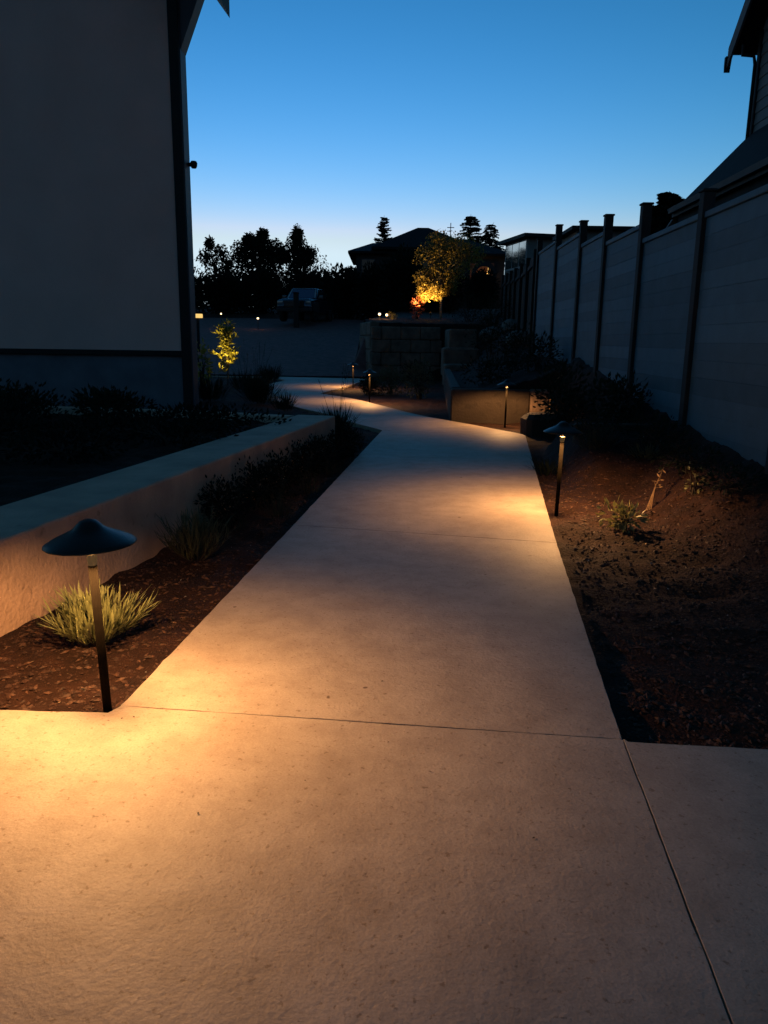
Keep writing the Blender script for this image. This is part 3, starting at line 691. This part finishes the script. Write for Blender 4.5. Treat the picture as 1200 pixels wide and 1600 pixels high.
tree('tall pointed dark tree behind the pickup truck', (-6.3, 56, g_(-6.3, 56)), 3.2, 0.2,
     [(0, 0, 2.4, 1.2, 1.2, 1.6), (0.2, 0, 1.6, 1.5, 1.2, 1.2), (0.1, 0, 3.3, 0.95, 0.9, 0.9), (0, 0, 4.2, 0.75, 0.7, 0.9), (0.05, 0, 5.0, 0.38, 0.4, 0.55), (0.75, 0, 3.6, 0.6, 0.6, 0.7), (-0.9, 0, 3.6, 0.6, 0.6, 0.6)], 0.19, 1000, group=TG)
tree('wispy half-bare tree right of the tall pointed tree', (-4.95, 54.5, g_(-4.95, 54.5)), 2.6, 0.1,
     [(0, 0, 2.2, 0.8, 0.8, 0.9), (0.2, 0, 3.4, 0.65, 0.6, 0.8), (0.6, 0, 2.8, 0.6, 0.6, 0.6), (-0.1, 0, 3.9, 0.4, 0.4, 0.5)], 0.16, 60, group=TG)
tree('rounded low tree left of the hilltop house', (-2.9, 53.5, g_(-2.9, 53.5)), 1.6, 0.12,
     [(0, 0, 1.4, 1.0, 1, 1.1), (0.5, 0, 2.4, 0.45, 0.5, 0.6), (-0.8, 0, 1.9, 0.7, 0.6, 0.7)], 0.18, 800, group=TG)
def bush(label, loc, rx, ry, h, leaf, n, leafmat='dark_leaf', name='shrub', group=None, lobes=5):
    t = thing(name, label, 'shrub', loc, 0, group)
    cr = MB(); sm = MB()
    L = [(random.uniform(-0.5, 0.5) * rx, random.uniform(-0.5, 0.5) * ry, h * random.uniform(0.35, 0.65), random.uniform(0.45, 0.65)) for _ in range(lobes)]
    for (cx, cy, cz, k) in L:
        sm.tube([(cx * 0.15, cy * 0.15, -0.1), (cx * 0.5, cy * 0.5, cz * 0.5), (cx, cy, cz)], [0.02 * h + 0.006, 0.012 * h + 0.004, 0.004], 5)
        for q in range(5):
            d = rnd_dir(); sm.tube([(cx * 0.6, cy * 0.6, cz * 0.6), (cx + d.x * rx * k * 0.8, cy + d.y * ry * k * 0.8, max(0.02, cz + d.z * h * 0.4))], [0.006 * h + 0.002, 0.002], 4)
    for i in range(n):
        cx, cy, cz, k = random.choice(L); d = rnd_dir(); s = random.uniform(0.2, 1.08) ** 0.6
        p = Vector((cx + d.x * rx * k * s, cy + d.y * ry * k * s, cz + d.z * h * 0.45 * s))
        if p.z < 0.0: p.z = random.uniform(0, 0.15 * h)
        cr.leaf(p, d + Vector((0, 0, random.uniform(-0.3, 0.7))), leaf * random.uniform(0.6, 1.4), leaf * random.uniform(0.35, 0.6))
    obj('stems', sm, 'bark', t); obj('foliage', cr, leafmat, t)
    return t
HG = 'dark hedge shrubs behind the drive'
for i, (x, y, rx, h, lb) in enumerate([
        (-13.2, 51, 1.9, 2.6, 'dark hedge shrub at the far left beside the house corner'), (-10.6, 51, 1.9, 2.5, 'dark hedge shrub under the thin leafy tree'),
        (-8.0, 51.5, 1.9, 2.6, 'dark hedge shrub left behind the pickup truck'), (-5.2, 52, 1.9, 2.6, 'dark hedge shrub right behind the pickup truck'),
        (-2.6, 49.0, 1.6, 2.9, 'dark hedge shrub between the truck and the hilltop house'), (-0.6, 47, 1.6, 3.2, 'dark hedge shrub under the left eave of the hilltop house'),
        (1.2, 45, 1.6, 3.4, 'dark hedge shrub just left of the glowing tree'), (3.2, 44, 1.5, 2.6, 'dark hedge shrub behind the glowing tree'), (7.0, 57, 1.3, 2.5, 'dark hedge shrub below the lamp-lit arch')]):
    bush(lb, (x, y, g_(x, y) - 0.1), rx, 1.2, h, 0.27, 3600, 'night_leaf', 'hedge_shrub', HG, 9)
far = MB()
for i in range(14000):
    x = random.uniform(-75, 75); y = random.uniform(104, 114)
    top = 6.2 + 2.4 * mnoise.noise(Vector((x * 0.16, 0, 1))) + 1.3 * mnoise.noise(Vector((x * 0.6, 0, 5)))
    far.leaf((x, y, 2.5 + top * random.random() ** 0.8), rnd_dir(), random.uniform(0.5, 1.1), random.uniform(0.4, 0.8))
o = obj('far_wood', far, 'night_leaf'); o['kind'] = 'stuff'; o['label'] = 'dark line of woods on the horizon beyond the houses'
conifer('slim conifer rising behind the left slope of the hilltop roof', (-0.35, 72, 3.6), 8.35, 1.5, dens=0.8, droop=0.2)
conifer('broad tall conifer right of the roof antenna', (7.1, 70, 3.6), 8.25, 2.3, dens=1.7)
conifer('nodding conifer next to the flat-roofed house', (8.75, 70, 3.6), 7.6, 2.3, dens=1.0, droop=0.55, nod=0.35)
conifer('dark conifer behind the panel fence near the lean-to roof', (8.55, 25, 1.5), 4.2, 1.35, dens=1.6)

# the uplit golden tree and its red shrub
tz = g_(2.0, 30)
gt = tree('young tree glowing gold from spotlights at its foot', (2.05, 30.0, tz), 1.7, 0.055,
          [(-0.35, -0.1, 1.15, 0.5, 0.45, 0.38), (-0.65, 0, 1.5, 0.45, 0.4, 0.35), (-0.2, 0, 1.75, 0.6, 0.5, 0.45), (0.3, 0.1, 1.5, 0.45, 0.5, 0.4), (-0.5, 0.1, 2.3, 0.6, 0.5, 0.5),
           (0.15, 0, 2.4, 0.6, 0.5, 0.5), (0.7, 0.1, 2.0, 0.65, 0.5, 0.45), (1.1, 0.1, 2.4, 0.6, 0.5, 0.45), (0.6, 0.1, 2.75, 0.6, 0.5, 0.45), (-0.15, 0.1, 2.85, 0.5, 0.5, 0.4), (-0.75, 0, 0.85, 0.26, 0.3, 0.26), (-0.55, -0.15, 1.05, 0.45, 0.4, 0.36), (-0.25, -0.2, 0.95, 0.36, 0.3, 0.28), (0.25, -0.1, 1.1, 0.3, 0.3, 0.25)],
          0.085, 520, 'gold_leaf', 'pale_bark', 'golden_tree', lean=(-0.05, 0))
bush('small red-leaved shrub left of the glowing tree', (1.15, 29.85, tz + 0.05), 0.26, 0.22, 0.75, 0.12, 220, 'red_leaf', 'red_shrub', lobes=4)
def spotlight(loc, aim, power, label, col=(1.0, 0.66, 0.2), cone=75, lens='spot_lens', sc_=1.0):
    t = thing('garden_spotlight', label, 'spotlight', loc, 0, 'garden spotlights')
    obj('stake', MB().tube([(0, 0, -0.1), (0, 0, 0.06)], 0.012, 8), 'lamp_metal', t)
    a = Vector(aim).normalized()
    h = obj('housing', MB().lathe([(0.0, -0.06), (0.03, -0.06), (0.036, -0.04), (0.038, 0.05), (0.034, 0.05), (0.03, 0.03), (0.0, 0.03)], 20), 'lamp_metal', t, True)
    q = Vector(aim).to_track_quat('Z', 'Y').to_euler(); h.rotation_euler = q; h.location = (0, 0, 0.08)
    ln = obj('lens', MB().lathe([(0.0, 0.034), (0.031, 0.034), (0.031, 0.030)], 20), lens, t, True); ln.rotation_euler = q; ln.location = (0, 0, 0.08)
    lamp_light('spot_bulb', 'SPOT', power, col, 0.02, t, Vector((0, 0, 0.08)) + a * 0.055, cone, aim)
    return t
spotlight((1.10, 29.3, g_(1.1, 29.3) + 0.15), (0.12, 0.5, 1.0), 30, 'left of the two white-hot spotlights at the foot of the glowing tree', sc_=1)
spotlight((1.62, 29.3, g_(1.62, 29.3) + 0.15), (0.0, 0.62, 1.0), 60, 'right of the two white-hot spotlights at the foot of the glowing tree')

# uplit young tree left of the path bend
bush_t = thing('young_tree', 'slender young tree lit yellow from below beside the house corner', 'tree', (-4.1, 20.2, g_(-4.1, 20.2)))
sm = MB().tube([(0, 0, -0.1), (0.02, 0, 0.5), (-0.02, 0, 1.0), (0.03, 0, 1.45)], [0.022, 0.018, 0.012, 0.004], 7); cr = MB()
for i in range(46):
    z = 0.22 + 1.2 * random.random() ** 0.9; az = random.uniform(0, 6.283); L = random.uniform(0.15, 0.36) * (1.15 - 0.4 * z)
    if i == 0: z, az, L = 0.72, math.pi, 0.5
    e = Vector((math.cos(az) * L, math.sin(az) * L, z + L * random.uniform(0.5, 1.3) if i else z + 0.1)); b0 = Vector((0, 0, z))
    sm.tube([b0, e], [0.006, 0.002], 4)
    for _ in range(13):
        p = b0.lerp(e, random.uniform(0.25, 1.05)); cr.leaf(p, rnd_dir() + Vector((0, 0, 0.7)), random.uniform(0.10, 0.20), random.uniform(0.03, 0.06))
obj('trunk', sm, 'bark', bush_t); obj('crown', cr, 'lime_leaf', bush_t)
spotlight((-4.18, 19.75, g_(-4.18, 19.75) + 0.05), (0.1, 0.30, 1.0), 26, 'spotlight under the slender yellow-lit young tree', (1.0, 0.70, 0.12), 70)
bush('thin leafy shrub peeping out beside the house corner', (-4.62, 19.5, -0.02), 0.25, 0.25, 1.15, 0.13, 120, 'lime_leaf', 'corner_shrub', lobes=5)

# ------------------------------------------------------------------ small far lights
def stub_light(loc, label, r, h, power, name='low_garden_light', box=False):
    t = thing(name, label, 'garden light', loc, 0, 'small far garden lights')
    obj('stem', MB().tube([(0, 0, -0.1), (0, 0, h)], 0.015, 8), 'lamp_metal', t)
    obj('lens', MB().lathe([(0.001, h + 0.002), (r * 0.8, h + 0.002), (r, h + 0.04), (r * 0.8, h + 0.075), (0.001, h + 0.08)], 16), 'spot_lens' if not box else 'amber_lens', t, True)
    obj('cap', MB().lathe([(0.001, h + 0.14), (r * 1.6, h + 0.085), (r * 1.65, h + 0.082), (0.001, h + 0.082)], 16), 'lamp_metal', t, True)
    lamp_light('bulb', 'POINT', power, WARM, 0.02, t, (0, -r - 0.05, h + 0.03))
stub_light((-8.35, 40.0, g_(-8.35, 40)), 'tiny garden light left of centre on the far slope', 0.035, 0.74, 0.1)
stub_light((-6.5, 40.0, g_(-6.5, 40)), 'tiny bright garden light on the slope left of the pickup', 0.055, 0.54, 0.15)
stub_light((-0.27, 29.6, g_(-0.27, 29.6)), 'left of two bright lights on top of the block wall', 0.05, 0.13, 0.5)
stub_light((0.0, 29.4, g_(0, 29.4)), 'right of two bright lights on top of the block wall', 0.045, 0.11, 0.5)
bush('tiny yellow-green shrub lit on top of the block wall', (0.20, 29.35, g_(0.2, 29.35)), 0.18, 0.15, 0.25, 0.05, 160, 'lime_leaf', 'lit_shrub', lobes=3)
bx = thing('box_lantern', 'small amber glowing box lantern beside the house corner', 'lantern', (-7.2, 30.2, g_(-7.2, 30.2)))
obj('post', MB().bbox(-0.05, 0.05, -0.05, 0.05, -0.1, 1.30, 0.005), 'dark_trim', bx)
obj('glass', MB().bbox(-0.17, 0.17, -0.1, 0.1, 1.302, 1.45, 0.01), 'amber_lens', bx)
obj('lid', MB().bbox(-0.19, 0.19, -0.12, 0.12, 1.452, 1.48, 0.005), 'dark_trim', bx)

# ------------------------------------------------------------------ planting beside the path
def clump(label, loc, n, rad, L, W, leafmat, name, cat='plant', group=None, lean=(0.05, 1.15), curl=0.5, stalks=0):
    t = thing(name, label, cat, loc, 0, group)
    mb = MB()
    for _ in range(n):
        az = random.uniform(0, 6.283); r = rad * math.sqrt(random.random()); le = random.uniform(*lean) * (0.35 + 0.65 * r / rad)
        z = random.uniform(0, 0.25) * L[0]
        mb.blade((r * math.cos(az) * 0.8, r * math.sin(az) * 0.8, z - 0.01), az + random.uniform(-0.5, 0.5), le, random.uniform(*L), random.uniform(*W), random.uniform(-0.2, curl))
    obj('leaves', mb, leafmat, t)
    if stalks:
        sb = MB()
        for _ in range(stalks):
            az = random.uniform(0, 6.283); le = random.uniform(0.05, 0.5); L2 = L[1] * random.uniform(1.3, 2.3)
            e = Vector((math.sin(le) * math.cos(az), math.sin(le) * math.sin(az), math.cos(le))) * L2
            sb.tube([(0, 0, 0), e * 0.5, e], [0.0022, 0.0018, 0.0014], 4)
            for k in range(9): sb.leaf(e * random.uniform(0.82, 1.02), rnd_dir() + Vector((0, 0, 1)), 0.022, 0.008)
        obj('flower_stalks', sb, leafmat, t)
    return t
def lavender(label, loc, stems, rad, height, leafmat, lw):
    # many woody shoots fanning out, each set with narrow leaves that point along the shoot
    t = thing('lavender_plant', label, 'plant', loc); mb = MB(); st_ = MB()
    for i in range(stems):
        az = random.uniform(0, 6.283); r = math.sqrt(random.random()); le = 0.06 + 1.12 * r * random.uniform(0.75, 1.08)
        L = height * random.uniform(0.6, 1.0) * (1.0 + 0.1 * r)
        p = Vector((math.cos(az), math.sin(az), 0)) * rad * 0.35 * r + Vector((0, 0, -0.01)); pts = [p.copy()]
        for k in range(5):
            e = math.pi / 2 - le + 0.10 * k
            p = p + Vector((math.cos(az) * math.cos(e), math.sin(az) * math.cos(e), math.sin(e))) * L / 5 + rnd_dir() * 0.004; pts.append(p.copy())
        st_.tube(pts, [0.003, 0.0026, 0.0022, 0.0018, 0.0015, 0.001], 4)
        for k in range(13):
            f = random.uniform(0.15, 1.0); j = min(4, int(f * 5)); q = pts[j].lerp(pts[j + 1], f * 5 - j)
            a2 = az + random.uniform(-1.1, 1.1) * (1.15 - 0.6 * f) + (math.pi if random.random() < 0.18 * (1 - f) else 0)
            ln = max(0.02, le * 0.75 + random.uniform(-0.45, 0.35))
            mb.blade(q, a2, ln, random.uniform(0.045, 0.095) * (0.8 + 0.4 * f), lw * random.uniform(0.75, 1.25), random.uniform(-0.5, 0.4), 3)
    obj('stems', st_, 'bark', t); obj('leaves', mb, leafmat, t)
    return t
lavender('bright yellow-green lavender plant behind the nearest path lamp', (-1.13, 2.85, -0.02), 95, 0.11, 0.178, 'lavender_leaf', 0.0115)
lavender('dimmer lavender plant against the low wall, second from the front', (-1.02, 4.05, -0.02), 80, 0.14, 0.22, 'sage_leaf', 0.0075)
clump('dark spiky plant in the bed corner where the path bends', (-0.60, 9.6, -0.02), 260, 0.16, (0.22, 0.42), (0.008, 0.014), 'dark_leaf', 'spiky_plant', stalks=7)
GR = 'dim grass clumps in the bed along the low wall'
spots = [(-0.98, 4.75), (-0.72, 5.1), (-0.86, 5.6), (-0.6, 6.0), (-0.76, 6.5), (-0.5, 6.9), (-0.66, 7.4), (-0.42, 7.9), (-0.62, 8.3), (-0.45, 8.9), (-0.35, 9.3)]
for i, (x, y) in enumerate(spots):
    clump('thin dim grass clump in the dark bed between low wall and path', (x, y, -0.03), 80, 0.13, (0.07, 0.17), (0.003, 0.006), 'dry_grass', 'grass_clump', 'grass', GR, lean=(0.0, 1.1), stalks=2)
for x, y, lb in [(-2.35, 14.6, 'dark bushy plant nearest the house on the left inside of the path bend'), (-2.75, 16.4, 'dark bushy plant on the left edge of the far path'),
                 (-3.3, 18.2, 'dark bushy plant right of the yellow-lit young tree'), (-3.4, 15.0, 'dark bushy plant in front of the yellow-lit young tree')]:
    clump(lb, (x, y, -0.03), 260, 0.34, (0.3, 0.52), (0.012, 0.02), 'dark_leaf', 'bushy_plant', group='bushy plants left of the far path', stalks=8)
clump('small spiky plant at the left path edge before the bend', (-1.72, 13.1, -0.03), 170, 0.18, (0.2, 0.34), (0.01, 0.016), 'dark_leaf', 'spiky_plant')
clump('dark plant on the far left path edge near the drive', (-3.35, 22.6, -0.03), 200, 0.35, (0.3, 0.5), (0.02, 0.03), 'dark_leaf', 'bushy_plant', group='bushy plants left of the far path')
for x, y, rx, h, lb in [(-5.6, 9.9, 0.6, 0.42, 'dark shrub under the house wall at the left edge of the picture'), (-4.6, 10.1, 0.6, 0.38, 'dark shrub under the middle of the house wall'),
                        (-3.7, 10.2, 0.6, 0.42, 'dark shrub under the house wall near its corner'), (-4.1, 8.2, 0.5, 0.45, 'low dark shrub inside the walled bed'),
                        (-2.9, 8.0, 0.4, 0.35, 'low dark shrub in the walled bed by its back wall')]:
    bush(lb, (x, y, g_(x, y) - 0.02), rx, 0.4, h, 0.06, 900, 'dark_leaf', 'bed_shrub', 'dark shrubs under the house wall')
for x, y, lb in [(-1.02, 4.95, 'dark leafy mound right behind the dim lavender'), (-0.94, 5.45, 'dark leafy mound by the low wall, just past the dim lavender'), (-0.84, 6.0, 'dark leafy mound by the middle of the low wall'), (-0.73, 6.6, 'dark leafy mound on the far half of the low wall'),
                 (-0.58, 7.2, 'dark leafy mound near the far end of the low wall'), (-0.45, 7.85, 'tall dark leafy mound hiding the end of the low wall'), (-0.62, 8.6, 'dark leafy mound just past the end of the low wall')]:
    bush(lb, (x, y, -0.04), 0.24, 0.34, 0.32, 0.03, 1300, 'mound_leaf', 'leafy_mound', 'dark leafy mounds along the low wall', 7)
for i, (x, y) in enumerate([(-3.0, 5.2), (-2.2, 5.6), (-3.3, 6.4), (-2.4, 6.8), (-1.75, 6.4), (-3.6, 7.4), (-2.1, 7.7), (-1.45, 7.5), (-4.6, 7.6), (-5.2, 8.8), (-3.3, 9.2), (-4.4, 9.0)]):
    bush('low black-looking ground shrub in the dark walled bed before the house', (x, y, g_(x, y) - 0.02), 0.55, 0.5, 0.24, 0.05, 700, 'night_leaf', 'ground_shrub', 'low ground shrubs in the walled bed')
# bed behind the bend
for x, y, rx, h, lb in [(0.15, 17.6, 0.42, 0.62, 'low shrub lit beside the half-hidden path lamp'), (0.72, 16.6, 0.42, 0.78, 'rounded shrub catching lamp light in front of the side wall'),
                        (0.5, 20.5, 0.6, 0.7, 'dark shrub in front of the block wall'), (-0.35, 17.3, 0.3, 0.38, 'small shrub at the tip of the bed between the two far lamps')]:
    bush(lb, (x, y, g_(x, y) - 0.02), rx, 0.4, h, 0.055, 900, 'sage_leaf' if h > 0.6 and x < 0.5 or x == 0.72 else 'dark_leaf', 'bed_shrub', 'shrubs in the bed behind the path bend')
# right bank under the fence
for x, y, rx, h, lb in [(2.15, 8.9, 0.45, 0.85, 'dark shrub on the right bank just behind the squat stone'), (2.5, 8.2, 0.35, 0.5, 'dark shrub on the bank against the middle of the panel fence'),
                        (2.35, 10.2, 0.4, 0.7, 'dark shrub against the fence behind the low wall end'), (2.4, 12.9, 0.5, 0.7, 'dark shrub above the low lit wall'),
                        (1.75, 13.4, 0.5, 0.5, 'low dark shrub on top of the low lit wall'), (2.5, 15.5, 0.6, 0.8, 'dark shrub on the bank at the far end of the panel fence'),
                        (2.6, 19.5, 0.7, 1.0, 'dark shrub on the bank below the timber fence'), (3.3, 24.5, 0.8, 1.0, 'dark shrub high on the bank right of the glowing tree'),
                        (2.9, 27.5, 0.8, 1.0, 'dark shrub right at the foot of the glowing tree')]:
    bush(lb, (x, y, g_(x, y) - 0.05), rx, 0.45, h, 0.06, 900, 'dark_leaf', 'bank_shrub', 'dark shrubs on the right bank')
for x, y, lb in [(2.42, 6.55, 'low dark weed shrub on the soil bank below the third fence post'), (2.35, 5.85, 'low dark weed shrub halfway along the soil bank'), (2.3, 5.0, 'low dark weed shrub nearest us on the soil bank'),
                 (2.0, 7.1, 'low dark weed shrub in front of the thin curb'), (2.5, 7.05, 'low dark weed shrub at the fence end of the thin curb')]:
    bush(lb, (x, y, g_(x, y) - 0.03), 0.3, 0.3, 0.22, 0.035, 420, 'dark_leaf', 'weed_shrub', 'low dark weed shrubs on the soil bank')
# right bed: seedlings and weeds
bush('small pale-leaved seedling in the right bed', (1.56, 4.86, g_(1.56, 4.86)), 0.16, 0.14, 0.17, 0.05, 170, 'rose_leaf', 'seedling', lobes=5)
bush('sparse small seedling with few leaves at the right of the bed', (2.18, 5.35, g_(2.18, 5.35)), 0.10, 0.10, 0.2, 0.035, 40, 'rose_leaf', 'seedling', lobes=4)
clump('grassy weed clump under the curb in the right bed', (1.86, 6.75, g_(1.86, 6.75)), 200, 0.2, (0.12, 0.24), (0.005, 0.009), 'dry_grass', 'weed_clump', lean=(0.2, 1.3))
clump('flat leafy weed clump beside the grassy one in the right bed', (2.28, 6.6, g_(2.28, 6.6)), 120, 0.18, (0.08, 0.16), (0.012, 0.022), 'sage_leaf', 'weed_clump', lean=(0.5, 1.4))
clump('low leafy weed close by the second lamp stem', (1.5, 7.0, g_(1.5, 7.0)), 120, 0.15, (0.1, 0.18), (0.01, 0.018), 'dark_leaf', 'weed_clump', lean=(0.3, 1.3))
ds = thing('dry_stalk', 'leaning dry plant stalk in the right bed', 'stalk', (1.86, 5.35, g_(1.86, 5.35)))
mb = MB()
for k in range(4):
    e = Vector((0.17 + 0.03 * k, 0.28 + 0.05 * k, 0.13 + 0.035 * k)); mb.tube([(0.012 * k, 0, -0.02), e * 0.5 + Vector((0, 0, 0.012)), e], [0.003, 0.0025, 0.0015], 5)
    for q in range(4): mb.leaf(e * random.uniform(0.85, 1.0), rnd_dir(), 0.05, 0.012)
obj('stem', mb, 'dry_stem', ds)
tw = obj('bent_twig', MB().tube([(0, 0, -0.1), (0.0, 0.02, 0.35), (0.03, 0.02, 0.6), (0.12, 0.0, 0.72), (0.2, 0, 0.74)], [0.012, 0.011, 0.009, 0.007, 0.005], 6), 'dry_stem', loc=(2.38, 11.2, g_(2.38, 11.2)))
tag(tw, 'thin bent pale twig rising beside the low wall end', 'twig')

# ------------------------------------------------------------------ crumbs of soil, chips and pebbles
def in_bed(x, y):
    lx = -0.833 + 0.101 * (y - 2.273)
    if 2.25 < y < 9.5 and wall_front(y) + 0.02 < x < lx - 0.03: return True
    if 2.1 < y < 7.2 and interp(y, PATH_RIGHT) + 0.04 < x < fence_x(y) - 0.1: return True
    return False
def ground_z(x, y):
    z = land(x, y); q = Vector((x, y, 0))
    a = 0.030 * mnoise.noise(q * 2.3) + 0.030 * mnoise.noise(q * 6) + 0.012 * mnoise.noise(q * 19)
    return z + (a if z > 0.1 else min(a * 0.9, 0.016) - 0.012)
def scatter(name, mat, n, rmin, rmax, label, squash, slim=1.0):
    mb = MB(); k = 0; oct_v = [(1, 0, 0), (0, 1, 0), (-1, 0, 0), (0, -1, 0), (0, 0, 1), (0, 0, -1)]
    oct_f = [(0, 1, 4), (1, 2, 4), (2, 3, 4), (3, 0, 4), (1, 0, 5), (2, 1, 5), (3, 2, 5), (0, 3, 5)]
    while k < n:
        y = 2.1 + 7.4 * random.random() ** 1.5; x = random.uniform(-1.6, 2.8)
        if not in_bed(x, y): continue
        r = rmin + (rmax - rmin) * random.random() ** 3; c = Vector((x, y, ground_z(x, y) + r * 0.25 * squash)); a = random.uniform(0, 6.28); tl = random.uniform(-0.3, 0.3) * (1 if slim < 1 else 0)
        mb.add([c + Vector(((v[0] * math.cos(a) - v[1] * slim * math.sin(a)) * r * random.uniform(0.6, 1.3), (v[0] * math.sin(a) + v[1] * slim * math.cos(a)) * r * random.uniform(0.6, 1.3), (v[2] * squash + v[0] * tl) * r * random.uniform(0.6, 1.2))) for v in oct_v], oct_f); k += 1
    o = obj(name, mb, mat); o['kind'] = 'stuff'; o['label'] = label
    return o
scatter('soil_crumbs', 'clod', 16000, 0.002, 0.013, 'loose crumbs of dark soil in the beds', 0.7)
scatter('bark_mulch', 'chip', 9000, 0.004, 0.026, 'reddish brown bark mulch pieces over the beds', 0.35, 0.45)
scatter('wood_chips', 'pale_chip', 300, 0.003, 0.010, 'pale wood chips scattered over the soil', 0.3, 0.5)
scatter('pebbles', 'pebble', 160, 0.002, 0.007, 'tiny pale pebbles in the soil', 0.8)
mb = MB()
for (x, y) in [(-0.80, 2.17), (-0.77, 2.19), (-0.83, 2.16), (0.0, 2.46), (0.02, 2.05), (0.37, 1.62), (0.13, 1.9), (-0.2, 1.85), (0.05, 3.7), (0.25, 5.1), (0.33, 5.0), (-0.45, 1.7), (0.3, 3.3), (0.1, 4.5)]:
    a = random.uniform(0, 6.28); mb.leaf((x, y, 0.002), (math.cos(a), math.sin(a), 0.08), random.uniform(0.008, 0.02), random.uniform(0.004, 0.008), Vector((0, 0, 1)))
o = obj('leaf_litter', mb, 'debris'); o['kind'] = 'stuff'; o['label'] = 'tiny bits of leaf litter on the path slabs'
